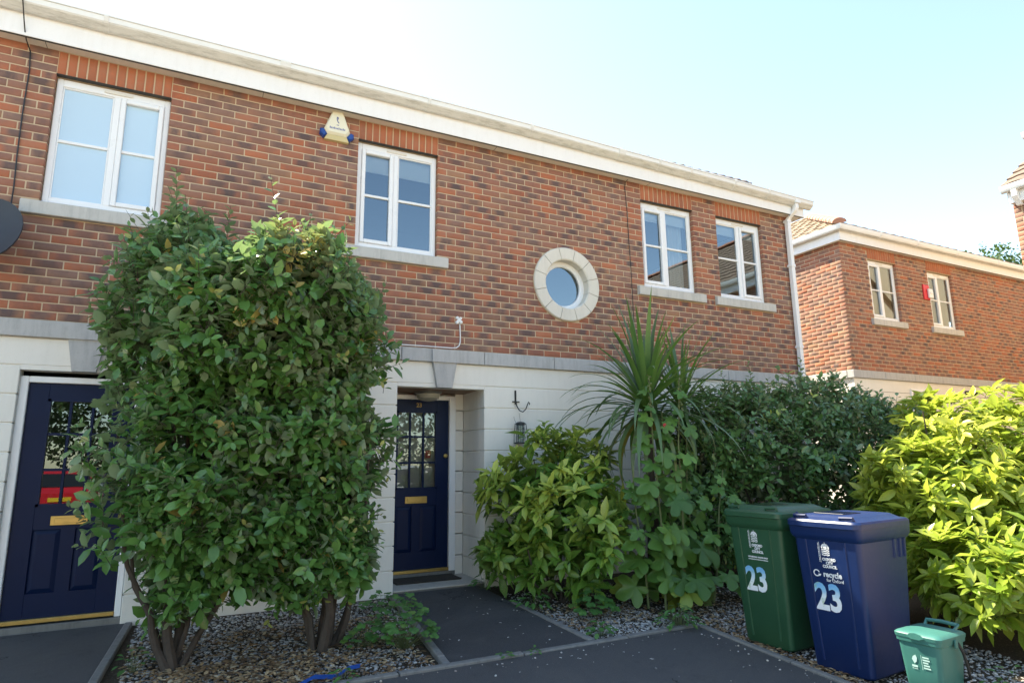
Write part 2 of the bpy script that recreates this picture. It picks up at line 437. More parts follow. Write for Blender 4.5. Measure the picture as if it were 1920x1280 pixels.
def wall_core(name, mat, parent, a0, a1, z0, z1, openings, org, u, n, d0=.005, d1=.12):
    xs = sorted({a0, a1, *[v for o in openings for v in o[:2]]}); zs = sorted({z0, z1, *[v for o in openings for v in o[2:4]]})
    xs = [x for x in xs if a0 <= x <= a1]; zs = [z for z in zs if z0 <= z <= z1]
    bm = bmesh.new(); u, n = Vector(u), Vector(n); B = Matrix((u, -n, Vector((0, 0, 1)))).transposed().to_4x4(); B.translation = Vector((org[0], org[1], 0)) - Vector((parent.location.x, parent.location.y, parent.location.z))
    def solid(i, j):
        if i < 0 or j < 0 or i >= len(xs)-1 or j >= len(zs)-1: return False
        cx, cz = (xs[i]+xs[i+1])/2, (zs[j]+zs[j+1])/2
        return not any(o[0] < cx < o[1] and o[2] < cz < o[3] for o in openings)
    vc = {}
    def v(x, y, z):
        k = (round(x, 5), round(y, 5), round(z, 5))
        if k not in vc: vc[k] = bm.verts.new(k)
        return vc[k]
    for i in range(len(xs)-1):
        for j in range(len(zs)-1):
            if not solid(i, j): continue
            x0, x1, q0, q1 = xs[i], xs[i+1], zs[j], zs[j+1]
            bm.faces.new((v(x0, d0, q0), v(x1, d0, q0), v(x1, d0, q1), v(x0, d0, q1)))
            bm.faces.new((v(x0, d1, q0), v(x0, d1, q1), v(x1, d1, q1), v(x1, d1, q0)))
            if not solid(i-1, j): bm.faces.new((v(x0, d0, q0), v(x0, d0, q1), v(x0, d1, q1), v(x0, d1, q0)))
            if not solid(i+1, j): bm.faces.new((v(x1, d0, q0), v(x1, d1, q0), v(x1, d1, q1), v(x1, d0, q1)))
            if not solid(i, j-1): bm.faces.new((v(x0, d0, q0), v(x0, d1, q0), v(x1, d1, q0), v(x1, d0, q0)))
            if not solid(i, j+1): bm.faces.new((v(x0, d0, q1), v(x1, d0, q1), v(x1, d1, q1), v(x0, d1, q1)))
    bmesh.ops.transform(bm, matrix=B, verts=bm.verts[:])
    return obj(name, bm, mat, parent)

# ------------------------------------------------------------------ windows
def face_front(o):
    for p in o.data.polygons:
        if p.normal.y > 0: p.flip()
def make_window(house, x0, z0, wd, h, Y, side='R', blind=.16, frosted=False, curtain=False, sill_ext=.12, bar=True, pane_mat=None, beige=None):
    """white casement window in a wall facing -Y; Y = wall face"""
    P = Vector(house.location); y = Y+.055-P.y; X0 = x0-P.x; Z0 = z0-P.z; x1 = X0+wd; z1 = Z0+h
    t = .052; bm = bmesh.new()
    bx(bm, X0+.003, X0+t, y, y+.06, Z0, z1-.003, .006); bx(bm, x1-t, x1-.003, y, y+.06, Z0, z1-.003, .006)
    bx(bm, X0+t-.002, x1-t+.002, y+.001, y+.06, z1-.075, z1-.004, .006); bx(bm, X0+t-.002, x1-t+.002, y+.001, y+.06, Z0, Z0+.055, .006)
    mid = (X0+x1)/2 + (.02 if side == 'R' else -.02)
    bx(bm, mid-.028, mid+.028, y+.002, y+.058, Z0+.052, z1-.072, .006)
    win = obj('window', bm, M['upvc'], house)
    lo, hi = Z0+.055, z1-.075
    halves = [(X0+t, mid-.028, side == 'L'), (mid+.028, x1-t, side == 'R')]
    for a, b, sash in halves:
        if sash:
            bm = bmesh.new(); s = .045
            for q in ((a, a+s, lo, hi), (b-s, b, lo, hi), (a+s-.001, b-s+.001, hi-s, hi), (a+s-.001, b-s+.001, lo, lo+s)):
                bx(bm, q[0]+.001, q[1]-.001, y-.012, y+.045, q[2]+.001, q[3]-.001, .006)
            obj('sash', bm, M['upvc'], win); a, b, l2, h2 = a+s, b-s, lo+s, hi-s
        else:
            bm = bmesh.new(); s = .012
            for q in ((a, a+s, lo, hi), (b-s, b, lo, hi), (a+s, b-s, hi-s, hi), (a+s, b-s, lo, lo+s)):
                bx(bm, *q[:2], y+.012, y+.045, *q[2:], .003)
            obj('bead', bm, M['upvc'], win); a, b, l2, h2 = a+s, b-s, lo+s, hi-s
        mz = (l2+h2)/2 + .01
        if bar: box('glazing_bar', M['upvc'], win, a-.002, b+.002, y+.006, y+.04, mz-.014, mz+.014, .004)
        for (p0, p1) in (((l2, mz-.014), (mz+.014, h2)) if bar else ((l2, h2),)):
            pm = bmesh.new(); vs = [pm.verts.new(p) for p in ((a, y+.024, p0), (b, y+.024, p0), (b, y+.024, p1), (a, y+.024, p1))]; pm.faces.new(vs)
            o_ = obj('pane', pm, pane_mat or M['glass'], win); face_front(o_)
    # trickle vent
    bm = bmesh.new(); bx(bm, mid-.11, mid+.12, y-.008, y+.01, z1-.05, z1-.028, .003); bx(bm, mid-.1, mid+.11, y-.009, y+.0, z1-.0525, z1-.0505)
    obj('trickle_vent', bm, M['soffit'], win)
    if frosted: box('film', M['frost'], win, X0+t, x1-t, y+.042, y+.046, Z0+.05, z1-.07)
    elif beige is not None: box('reflection_sheet', beige, win, X0+t, x1-t, y+.09, y+.094, Z0+.05, z1-.07)  # beige sheet painted as the sunlit wall mirrored in the panes
    elif blind: box('blind', M['blind'], win, X0+t*.5, x1-t*.5, y+.07, y+.075, z1-.07-h*blind, z1-.05)
    if curtain:
        bm = bmesh.new(); n = 16
        rows = [[bm.verts.new((X0+wd*.62 + wd*.3*k/n, y+.14+.02*math.sin(k*1.9), zz)) for k in range(n+1)] for zz in (Z0-.2, z1)]
        for k in range(n): bm.faces.new((rows[0][k], rows[0][k+1], rows[1][k+1], rows[1][k]))
        obj('curtain', bm, M['blind'], win, True)
    # stone sill with a weathered top slope
    bm = bmesh.new(); e = sill_ext; zs = Z0-.002
    prof = [(-.125, zs-.14), (.05, zs-.14), (.05, zs), (.0-.0, zs-.0), (-.115+.055-.055, zs-.03)]
    prof = [(Y-P.y-.052, zs-.138), (Y-P.y+.06, zs-.138), (Y-P.y+.06, zs), (Y-P.y-.052, zs-.022)]
    loft(bm, [[(X0-e, p, q) for p, q in prof], [(x1+e, p, q) for p, q in prof]])
    bmesh.ops.recalc_face_normals(bm, faces=bm.faces[:]); bmesh.ops.bevel(bm, geom=bm.edges[:], offset=.006, segments=1, affect='EDGES')
    obj('sill', bm, M['sill'], win)
    return win

# ------------------------------------------------------------------ main terraced house
H = thing('terraced_house', 'long red brick terraced house with white ground floor, two navy doors and a round window', 'house', (0, 0, 0))
XL, XR = -5.6, 5.81
BAND, SOF = 2.48, 4.955
WIN = [(-3.61, 3.53), (-.91, 3.53), (2.885, 3.53), (4.235, 3.53)]
CX, CZ = 1.68, 3.40
ops = [(x, x+.91, 3.53-.15, 4.73) for x, z in WIN]
ops_b = []
for x, z in WIN:
    ops_b += [(x, x+.91, 3.53, 4.73+.225), (x-.125, x+1.035, 3.53-.15, 3.53)]
open_core = [(x-.002, x+.912, 3.53-.1, 4.73) for x, z in WIN] + [(CX-.32, CX+.32, CZ-.32, CZ+.32)]
wall_core('mortar_wall', M['mortar'], H, XL, XR-.006, BAND, SOF+.02, open_core, (0, 0, 0), (1, 0, 0), (0, -1, 0), .0022, .13)
bl = courses(-4.75, XR, SOF, 33, ops_b, 0.0, brk=1.86, off2=.195, circles=[(CX, CZ, .43)])
def pref_main(p):
    x, y = pix(p)
    hid = (175 < x < 735 and y > 420) or not (-20 < x < 1930 and -20 < y < 1290)
    return (1 if hid else 0, (p-CAM).length)
place_bricks(H, bl, (0, 0, 0), (1, 0, 0), (0, -1, 0), 300, pref_main, lambda z: .64 if z < 3.42 else (.44 if z < 4.4 else .34))
for x, z in WIN: soldiers(H, x, x+.91, 4.736, (0, 0, 0), (1, 0, 0), (0, -1, 0))
for i, (x, z) in enumerate(WIN):
    # steel lintel lip
    box('lintel_lip', M['lead'], H, x+.002, x+.908, -.004, .05, 4.7285, 4.7335)
M['frostglass'] = simple('obscured_glass', (.47, .64, .78), .2, .02, 2)  # obscured pane with reflected sky blue painted into its base colour
make_window(H, -3.61, 3.53, .91, 1.195, 0, 'R', frosted=True, pane_mat=M['frostglass'])
make_window(H, -.91, 3.53, .91, 1.195, 0, 'L', blind=.19)
make_window(H, 2.885, 3.53, .91, 1.195, 0, 'L', blind=.13, curtain=True)
make_window(H, 4.235, 3.53, .91, 1.195, 0, 'R', blind=.12)
# round window : ring of 12 cast stones, frame, pane
rw = empty('round_window', (0, 0, 0), 0, H)
for k in range(12):
    a0, a1 = R(15+30*k)+.008, R(45+30*k)-.008; bm = bmesh.new(); rings = []
    N = 6
    for q in range(N+1):
        a = a0+(a1-a0)*q/N; c, s = math.cos(a), math.sin(a)
        rings.append([(CX+r*c, yy, CZ+r*s) for r, yy in ((.305, .118), (.462, .118), (.462, -.026), (.452, -.036), (.318, -.036), (.305, -.024))])
    loft(bm, rings); o = obj('ring_stone', bm, M['ring'], rw)
bm = bmesh.new(); bx(bm, 0, 0.001, 0, .001, 0, .001); bm.clear()
for (r0, r1, y0, y1) in ((.248, .312, .085, .13),):
    n = 48
    A = [circ((CX, y, CZ), r, n, 'y') for r, y in ((r1, y0), (r0+.012, y0), (r0, y0+.012), (r0, y1))]
    loft(bm, A, False, False)
obj('round_frame', bm, M['upvc'], rw, True)
bm = bmesh.new(); bm.faces.new([bm.verts.new(p) for p in circ((CX, .115, CZ), .252, 48, 'y')]); face_front(obj('pane', bm, M['glass'], rw))
bm = bmesh.new(); n = 48; loft(bm, [circ((CX, .036, CZ), .463, n, 'y'), circ((CX, -.008, CZ), .468, n, 'y'), circ((CX, -.009, CZ), .458, n, 'y')], False, False); obj('pointing', bm, M['mortar'], rw)
# stone band
xb = XL
for ln in [1.43, .93, 1.05, .92, .88, .95, .90, .93, .90, .93, .92, .90, .93, .9]:
    e = min(xb+ln, XR+.03)
    if e-xb > .05: box('band_stone', M['band'], H, xb+.003, e-.003, -.04, .10, BAND-.145, BAND-.003, .005)
    xb = e
# keystones
for kx in (-3.14, .09):
    bm = bmesh.new(); t0, b0, zt, zb2 = .145, .085, BAND-.012, 2.062
    r0 = [(kx-b0, -.055, zb2), (kx+b0, -.055, zb2), (kx+b0, .03, zb2), (kx-b0, .03, zb2)]
    zm = BAND-.15; tm = t0-.012
    r1 = [(kx-tm, -.055, zm), (kx+tm, -.055, zm), (kx+tm, .03, zm), (kx-tm, .03, zm)]
    r1b = [(kx-t0, -.072, zm+.002), (kx+t0, -.072, zm+.002), (kx+t0, .03, zm+.002), (kx-t0, .03, zm+.002)]
    r2 = [(kx-t0-.004, -.072, zt), (kx+t0+.004, -.072, zt), (kx+t0+.004, .03, zt), (kx-t0-.004, .03, zt)]
    loft(bm, [r0, r1, r1b, r2]); obj('keystone', bm, M['band'], H)
# white rusticated ground floor
GR = [-.08, .233, .467, .70, .935, 1.165, 1.397, 1.63, 1.863, 2.10]
D1 = (-3.58, -2.70); D2 = (-.415, .57); DT = 2.065
wall_core('render_backing', M['render'], H, XL, XR-.02, -.1, BAND-.01, [(D1[0]-.012, D1[1]+.012, -.2, DT+.012), (D2[0]-.014, D2[1]+.014, -.2, DT+.03)], (0, 0, 0), (1, 0, 0), (0, -1, 0), .011, .16)
for a, b, dep0, dep1 in ((XL, D1[0], .1, .1), (D1[1], D2[0], .1, .606), (D2[1], XR, .606, .1)):
    for z0, z1 in zip(GR[:-1], GR[1:]):
        bm = bmesh.new(); bx(bm, a, b, 0, .14, z0+.005, z1-.005, .005)
        obj('render_course', bm, M['render'], H)
        for side, cond in ((a, a == D2[1]), (b, b == D2[0])):
            if cond:
                s = 1 if side == a else -1
                box('reveal_course', M['render'], H, min(side+.0005*s, side+.09*s), max(side+.0005*s, side+.09*s), .1395, .606, z0+.005, z1-.005, .005)
        # fill behind so that the recess is closed
bm = bmesh.new(); bx(bm, XL, XR, 0, .14, 2.105, BAND-.148, .005); obj('render_course', bm, M['render'], H)
for d in (D1, D2): box('render_course', M['render'], H, d[0]-.001, d[1]+.001, .0015, .14, DT, 2.1045)
box('recess_backing', M['render'], H, .584, .70, .16, .70, -.1, 2.3); box('recess_backing', M['render'], H, -.55, -.429, .16, .70, -.1, 2.3)
for z0, z1 in zip(GR[:-1], GR[1:]): 
    box('reveal_course', M['render'], H, .466, .5695, .607, .69, z0+.018, z1+.008, .004)
box('recess_soffit', M['wood'], H, D2[0]+.002, D2[1]-.002, .004, .70, DT+.004, DT+.03)
box('damp_course', simple('damp_course_brick', (.16, .06, .045), .9, .3, 12), H, D1[1]+.01, D2[0]-.005, -.006, .05, -.09, -.012)
def number_text(body, size, mat, name, parent, Mx, off=0, sx=1.0, align='CENTER', depth=.0006):
    cu = bpy.data.curves.new('t', 'FONT'); cu.body = body; cu.size = size; cu.align_x = align; cu.align_y = 'CENTER'; cu.offset = off; cu.extrude = depth; cu.resolution_u = 3
    ob = bpy.data.objects.new('t', cu); COL.objects.link(ob); bpy.context.view_layer.update()
    me = bpy.data.meshes.new_from_object(ob.evaluated_get(bpy.context.evaluated_depsgraph_get()))
    bpy.data.objects.remove(ob); bpy.data.curves.remove(cu); me.name = name
    me.materials.clear(); o = link(name, me, mat, parent, Mx @ Matrix.Diagonal((sx, 1, 1, 1))); return o
def front_M(x, y, z): # text facing -Y
    return Matrix.Translation((x, y, z)) @ Matrix.Rotation(R(90), 4, 'X')
# doors
def make_door(x0, z0, Y, fl, fr, label, thr_drop=.02, number=None, sticker=False, lock=True):
    x1, z1 = x0+.762, z0+1.865
    fm = bmesh.new()
    bx(fm, x0-fl, x0-.003, Y-.03, Y+.06, z0-.04, z1+.055, .006); bx(fm, x1+.003, x1+fr, Y-.03, Y+.06, z0-.04, z1+.055, .006); bx(fm, x0-.0025, x1+.0025, Y-.03, Y+.06, z1+.003, z1+.0545, .005)
    obj('door_frame', fm, M['upvc'], H)
    gx0, gx1, gz0, gz1 = x0+.142, x1-.142, z0+.865, z0+1.735
    bm = bmesh.new()
    px = [(x0+.142, x0+.332), (x1-.332, x1-.142)]; pz = (z0+.19, z0+.68)
    bx(bm, x0, gx0, Y, Y+.04, z0, z1, .003); bx(bm, gx1, x1, Y, Y+.04, z0, z1, .003)
    bx(bm, gx0, gx1, Y+.0005, Y+.04, gz1, z1-.0005); bx(bm, gx0, gx1, Y+.0005, Y+.04, pz[1], gz0); bx(bm, gx0, gx1, Y+.0005, Y+.04, z0+.0005, pz[0])
    bx(bm, px[0][1], px[1][0], Y+.0005, Y+.04, pz[0], pz[1])
    door = obj('door', bm, M['navy'], H); door['label'] = label
    for a, b in px:
        pm = bmesh.new()
        loft(pm, [[(a, Y+.016, pz[0]), (b, Y+.016, pz[0]), (b, Y+.016, pz[1]), (a, Y+.016, pz[1])], [(a+.035, Y+.004, pz[0]+.035), (b-.035, Y+.004, pz[0]+.035), (b-.035, Y+.004, pz[1]-.035), (a+.035, Y+.004, pz[1]-.035)]], False, True)
        obj('panel', pm, M['navy'], door)
    pw, ph = (gx1-gx0)/3, (gz1-gz0)/3
    gb = bmesh.new()
    for k in (1, 2):
        bx(gb, gx0+k*pw-.011, gx0+k*pw+.011, Y+.003, Y+.036, gz0, gz1, .003); 
    for k in (1, 2):
        for c in range(3): bx(gb, gx0+c*pw+.0112, gx0+(c+1)*pw-.0112, Y+.0035, Y+.0355, gz0+k*ph-.011, gz0+k*ph+.011)
    for q in ((gx0, gx0+.014, gz0, gz1), (gx1-.014, gx1, gz0, gz1), (gx0, gx1, gz0, gz0+.014), (gx0, gx1, gz1-.014, gz1)): bx(gb, q[0]-.004, q[1]+.004, Y-.004, Y+.02, q[2]-.004, q[3]+.004)
    obj('glazing_bar', gb, M['navy'], door)
    for c in range(3):
        for r in range(3):
            pm = bmesh.new(); a, b, p, q = gx0+c*pw, gx0+(c+1)*pw, gz0+r*ph, gz0+(r+1)*ph
            pm.faces.new([pm.verts.new(v) for v in ((a, Y+.02, p), (b, Y+.02, p), (b, Y+.02, q), (a, Y+.02, q))]); face_front(obj('pane', pm, M['doorglass'], door))
    lm = bmesh.new(); cx = (x0+x1)/2
    bx(lm, cx-.128, cx+.128, Y-.008, Y+.002, z0+.71, z0+.785, .003); lp = obj('letter_plate', lm, M['brass'], door)
    lm = bmesh.new(); bx(lm, cx-.1, cx+.1, Y-.013, Y-.0085, z0+.727, z0+.768, .002); obj('flap', lm, M['brass'], lp)
    if lock:
        lm = bmesh.new(); loft(lm, [circ((x1-.035, Y-.001, z0+1.23), .027, 16, 'y'), circ((x1-.035, Y-.014, z0+1.23), .024, 16, 'y'), circ((x1-.035, Y-.02, z0+1.23), .012, 16, 'y')]); obj('lock', lm, M['brass'], door)
    box('weather_bar', M['brass'], door, x0-.002, x1+.002, Y-.035, Y+.01, z0-.028, z0+.006, .004)
    if number: number_text(number, .066, simple('aged_brass', (.22, .16, .07), .5, .2, 20, metal=.8), 'number', door, front_M(cx+.02, Y-.004, z1-.062), .002)
    if sticker:
        box('sticker', M['red'], door, gx0+2*pw+.03, gx0+2*pw+.095, Y+.0235, Y+.0245, gz0+ph+.05, gz0+ph+.14)
    return door
make_door(-3.518, .10, .08, .062, .05, 'navy front door with nine panes beside the left edge of the wall')
make_door(-.377, .122, .61, .075, .082, 'navy front door number 23 set back in a white porch recess', number='23', sticker=True)
box('door_sill', M['kerb'], H, -3.58, -2.70, .03, .15, -.06, .058, .004)
box('recess_lining', M['render'], H, -.55, .60, .70, .74, -.1, 2.3)
box('door_sill', M['kerb'], H, -.45, .465, .58, .70, -.02, .093, .004)
# porch floor tiles
box('porch_slab', M['kerb'], H, -.413, .568, .012, .60, -.12, .028)
for i in range(3):
    for j, (y0, y1) in enumerate(((.0, .298), (.302, .6))):
        a = -.412 + .3267*i; box('floor_tile', M['tile'], H, a+.002, a+.3245, y0, y1, .0285, .043, .003)
# fascia, soffit, gutter, downpipe
box('soffit', M['soffit'], H, XL, XR+.135, -.125, -.002, SOF, SOF+.012)
for x in (-3.7, -1.9, .7, 3.0): box('soffit_joint', M['lead'], H, x, x+.004, -.124, -.003, SOF-.0015, SOF+.002)
box('fascia', M['fascia'], H, XL, XR+.14, -.148, -.126, SOF-.012, SOF+.235, .003)
box('fascia_drip', M['lead'], H, XL, XR+.138, -.143, -.1265, SOF-.0175, SOF-.0123)
box('end_fascia', M['fascia'], H, XR+.12, XR+.14, -.1255, 6.9, SOF-.012, SOF+.235, .003)
box('end_soffit', M['soffit'], H, XR-.0, XR+.12, -.001, 6.9, SOF, SOF+.012)
def glip(x): return 5.262 if x < 1 else 5.262-(x-1)*.0155
def gutter_ring(x, dz=0):
    z = glip(x); pts = []
    prof = [(-.149, -.01), (-.149, -.112), (-.165, -.122), (-.195, -.118), (-.244, -.074), (-.252, -.060), (-.260, -.018), (-.268, -.014), (-.268, .002), (-.256, .002), (-.246, -.058), (-.19, -.108), (-.160, -.108), (-.156, -.01)]
    return [(x, y, z+dz+q) for y, q in prof]
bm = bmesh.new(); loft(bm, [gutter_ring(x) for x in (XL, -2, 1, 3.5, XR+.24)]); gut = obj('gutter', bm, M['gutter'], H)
for x in (-3.25, -1.72, -.2, 1.1, 2.43, 3.05, 3.6, 4.42, 5.1):
    bm = bmesh.new(); w2 = .05 if x in (-1.72, 2.43) else .018
    rr = []
    for xx in (x-w2, x+w2):
        z = glip(xx); rr.append([(xx, y, z+q) for y, q in ((-.1485, .002), (-.1485, -.116), (-.165, -.127), (-.197, -.123), (-.249, -.076), (-.258, -.06), (-.272, -.016), (-.273, .006), (-.25, .006))])
    loft(bm, rr, True, True); obj('gutter_clip', bm, M['gutter'], gut)
bm = bmesh.new()
sq = lambda c, s, rot=0: [(c[0]+s*a, c[1]+s*b, c[2]) for a, b in ((-1, -1), (1, -1), (1, 1), (-1, 1))]
px_ = 5.70
pth = [(px_, -.205, 5.13), (px_, -.205, 5.03), (px_-.01, -.185, 4.985), (px_-.03, -.085, 4.90), (px_-.03, -.058, 4.86), (px_-.03, -.058, .05)]
rings = [[(c[0]+.034*a, c[1]+.034*b, c[2]) for a, b in ((-1, -1), (1, -1), (1, 1), (-1, 1))] for c in pth]
loft(bm, rings); bmesh.ops.recalc_face_normals(bm, faces=bm.faces[:]); bmesh.ops.bevel(bm, geom=[e for e in bm.edges if abs((e.verts[0].co-e.verts[1].co).z) > .02], offset=.006, segments=1, affect='EDGES')
dp = obj('downpipe', bm, M['upvc'], H)
for z in (4.86, 4.15, 2.9):
    bm = bmesh.new(); bx(bm, px_-.075, px_+.013, -.098, -.018, z-.022, z+.022, .004); bx(bm, px_-.075+.012, px_-.012, -.03, .006, z-.012, z+.012); obj('pipe_clip', bm, M['upvc'], dp)
bm = bmesh.new(); loft(bm, [[(px_+.055*a, -.205+.055*b, z) for a, b in ((-1, -1), (1, -1), (1, 1), (-1, 1))] for z in (5.1, 5.19)]); obj('gutter_outlet', bm, M['gutter'], gut)
# roof (hip, seen at a graze) and its eaves tiles
def hip_roof(name, parent, x0, x1, y0, y1, z, pitch, mat):
    t = math.tan(pitch); hw = (y1-y0)/2; bm = bmesh.new()
    e = [bm.verts.new(p) for p in ((x0, y0, z), (x1, y0, z), (x1, y1, z), (x0, y1, z))]
    r = [bm.verts.new((x0+hw, y0+hw, z+hw*t)), bm.verts.new((x1-hw, y0+hw, z+hw*t))]
    for f in ((e[0], e[1], r[1], r[0]), (e[1], e[2], r[1]), (e[2], e[3], r[0], r[1]), (e[3], e[0], r[0])): bm.faces.new(f)
    return obj(name, bm, mat, parent)
rf = hip_roof('roof', H, -12, XR+.16, -.16, 7.1, 5.195, R(29), M['roof'])
x = -4.8
while x < 4.75:
    bm = bmesh.new(); w2 = .295; n = 6; sl = math.tan(R(27)); dzj = random.uniform(-.004, .005); rings = []
    for yy in (-.215, .12):
        zz = 5.262 + (yy+.215)*sl + dzj
        top = [(x+w2*k/n, yy, zz + .013*math.sin(2*math.pi*k/n*2)) for k in range(n+1)]
        rings.append(top + [(p[0], p[1], p[2]-.024) for p in top[::-1]])
    loft(bm, rings); obj('eaves_tile', bm, M['roof'], rf); x += .30
# shell: flank, back, floors, room linings
bm = bmesh.new(); bx(bm, XR-.12, XR-.006, .131, 6.8, -.1, 2.47); bx(bm, XL-7, XR-.01, 6.8, 6.95, -.1, SOF); bx(bm, XL-7, XL-6.9, 0, 6.8, -.1, SOF); bx(bm, XL-6.9, XL+.001, .01, .13, -.1, SOF+.02)
obj('outer_wall', bm, M['render'], H)
fl_ops = []
wall_core('mortar_flank', M['mortar'], H, -6.8, -.0055, BAND, SOF+.02, [], (XR, 0, 0), (0, 1, 0), (1, 0, 0), .0035, .11) if False else None
bm = bmesh.new(); bx(bm, XR-.11, XR-.0055, .131, 6.8, 2.471, SOF+.02); obj('mortar_flank', bm, M['mortar'], H)
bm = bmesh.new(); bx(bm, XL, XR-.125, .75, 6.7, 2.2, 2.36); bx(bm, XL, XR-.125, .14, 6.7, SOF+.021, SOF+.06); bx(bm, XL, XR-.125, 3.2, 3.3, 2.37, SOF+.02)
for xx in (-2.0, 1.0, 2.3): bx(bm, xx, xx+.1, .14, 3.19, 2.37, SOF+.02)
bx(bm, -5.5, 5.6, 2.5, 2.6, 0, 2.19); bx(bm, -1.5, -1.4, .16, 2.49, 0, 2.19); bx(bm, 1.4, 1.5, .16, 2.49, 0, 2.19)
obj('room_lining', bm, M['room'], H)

# ------------------------------------------------------------------ neighbouring houses
def tile_slope(parent, mat, name, A, Bp, up, ncourse, clip=None, gauge=.27):
    """courses of tiles laid on a slope: eave from A to B, up = vector up the slope (unit); each course one slab, clip(k)->(trim0,trim1)"""
    A, Bp, up = Vector(A), Vector(Bp), Vector(up).normalized(); d = (Bp-A).normalized(); n = d.cross(up).normalized()
    if n.z < 0: n = -n
    pl = Vector(parent.location)
    for k in range(ncourse):
        t0, t1 = clip(k) if clip else (0, 0)
        a, b = A+d*t0+up*gauge*k, Bp-d*t1+up*gauge*k
        L = (b-a).length
        if L < .15 or (b-a).dot(d) < 0: break
        bm = bmesh.new(); N = max(2, int(L/.075)); r0, r1, r2, r3 = [], [], [], []
        for i in range(N+1):
            p = a+(b-a)*i/N; wv = .012*(1 if i % 4 in (1, 2) else 0)
            jit = n*random.uniform(-.002, .002)
            r0.append(p+n*(.0)-pl); r1.append(p+n*(.038+wv)+jit-pl); r2.append(p+up*(gauge+.05)+n*(.012+wv)-pl)
        for R0, R1 in ((r0, r1), (r1, r2)):
            v0 = [bm.verts.new(q) for q in R0]; v1 = [bm.verts.new(q) for q in R1]
            for i in range(N): bm.faces.new((v0[i], v0[i+1], v1[i+1], v1[i]))
        obj(name, bm, mat, parent)
NZ = .39
NH = thing('neighbouring_house', 'red brick house beyond the hedge with sunlit left side wall and two narrow windows', 'house', (8.51, 1.1, 0))
nx0, ny0 = 8.51, 1.1; NXR = 19.5; NB = BAND+NZ; NS = SOF+NZ
nw = [(9.32, .88), (11.25, .88)]
nops = []; ncore = []
for x, wd in nw: nops += [(x, x+wd, 3.53+NZ, 4.73+NZ+.225), (x-.1, x+wd+.12, 3.53+NZ-.15, 3.53+NZ)]; ncore.append((x-.002, x+wd+.002, 3.53+NZ-.1, 4.73+NZ))
wall_core('mortar_wall', M['mortar'], NH, nx0+.006, NXR, NB, NS+.02, ncore, (0, ny0, 0), (1, 0, 0), (0, -1, 0), .0022, .12)
nb1 = courses(nx0, 17.5, NS, 33, nops, nx0)
wall_core('mortar_flank', M['mortar'], NH, -7.0, -ny0-.006, NB, NS+.02, [], (nx0, 0, 0), (0, -1, 0), (-1, 0, 0), .0022, .12)
nb2 = courses(-5.0, -ny0, NS, 33, [], -ny0-.215-.1125+.0)
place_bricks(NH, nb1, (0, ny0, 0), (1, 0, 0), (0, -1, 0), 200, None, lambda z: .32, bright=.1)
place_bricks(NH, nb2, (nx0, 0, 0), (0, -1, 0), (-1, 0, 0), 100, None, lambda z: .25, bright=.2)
beige = simple('wall_reflection_beige', (.62, .47, .34), .8, .05, 5)  # colour of the mirrored sunlit brick wall, painted on a sheet
for x, wd in nw:
    make_window(NH, x, 3.53+NZ, wd, 1.195, ny0, 'L', beige=beige, sill_ext=.1)
    soldiers(NH, x, x+wd, 4.736+NZ, (0, ny0, 0), (1, 0, 0), (0, -1, 0))
X_, Y_ = nx0-NH.location.x, ny0-NH.location.y
bm = bmesh.new(); bx(bm, 0, NXR-nx0, 0, .14, .0, NB-.15); bx(bm, .0005, .14, .1405, 6, .0, NB-.15); obj('render_wall', bm, M['render'], NH)
for z in (.85, 1.08, 1.31, 1.55, 1.78, 2.02, 2.25, 2.49): 
    bm = bmesh.new(); bx(bm, .06, NXR-nx0, -.0015, .004, z-.004, z+.004); obj('groove_shade_strip', bm, M['kerb'], NH)  # dark strips on the wall face, painting the shade inside the grooves
for a, b in zip(np.arange(-.04, 9, .92), np.arange(.88, 10, .92)): box('band_stone', M['band'], NH, a+.003, b-.003, -.04, .1, NB-.145, NB-.003, .005)
for a, b in zip(np.arange(-.04+.14, 5, .92), np.arange(.98, 5.9, .92)): box('band_stone', M['sill'], NH, -.04, .1, a+.003, b-.003, NB-.145, NB-.003, .005)
box('fascia', M['fascia'], NH, -.115, NXR-nx0, -.115, -.093, NS-.01, NS+.23, .003)
box('flank_fascia', M['fascia'], NH, -.115, -.093, -.092, 6.5, NS-.01, NS+.23, .003)
bm = bmesh.new(); bx(bm, -.092, NXR-nx0, -.092, -.001, NS, NS+.01); bx(bm, -.092, -.001, 0, 6.5, NS, NS+.01); obj('soffit', bm, M['soffit'], NH)
box('fascia_drip', M['lead'], NH, -.112, NXR-nx0, -.111, -.094, NS-.015, NS-.0103)
gp = [(0, -.01), (.0, -.07), (.02, -.1), (.055, -.11), (.09, -.095), (.108, -.05), (.113, 0), (.1, .003), (.095, -.05), (.05, -.1), (.01, -.06), (.008, -.01)]
def gut_path(pts):
    bm = bmesh.new(); loft(bm, pts); return bm
gzn = NS+.265
rr = [[(NXR-nx0, -.116-o, gzn+q) for o, q in gp], [(-.116-0+0, -.116-o, gzn+q) for o, q in gp]]
rr[1] = [(-.116-o, -.116-o, gzn+q) for o, q in gp]
rr.append([(-.116-o, 6.5, gzn+q) for o, q in gp])
bm = bmesh.new(); loft(bm, rr); ng = obj('gutter', bm, M['gutter'], NH, True)
for t in (1.0, 2.2, 3.6, 5.2):
    bm = bmesh.new(); loft(bm, [[(t+s, -.114-o*1.08, gzn+q*1.08+.002) for o, q in gp[:8]] for s in (-.02, .02)]); obj('gutter_clip', bm, M['gutter'], ng)
bm = bmesh.new(); loft(bm, [[(-.114-o*1.08, .95+s, gzn+q*1.08+.002) for o, q in gp[:8]] for s in (-.02, .02)]); obj('gutter_clip', bm, M['gutter'], ng)
NP = R(30); re = (-.15, -.15, gzn-.01)
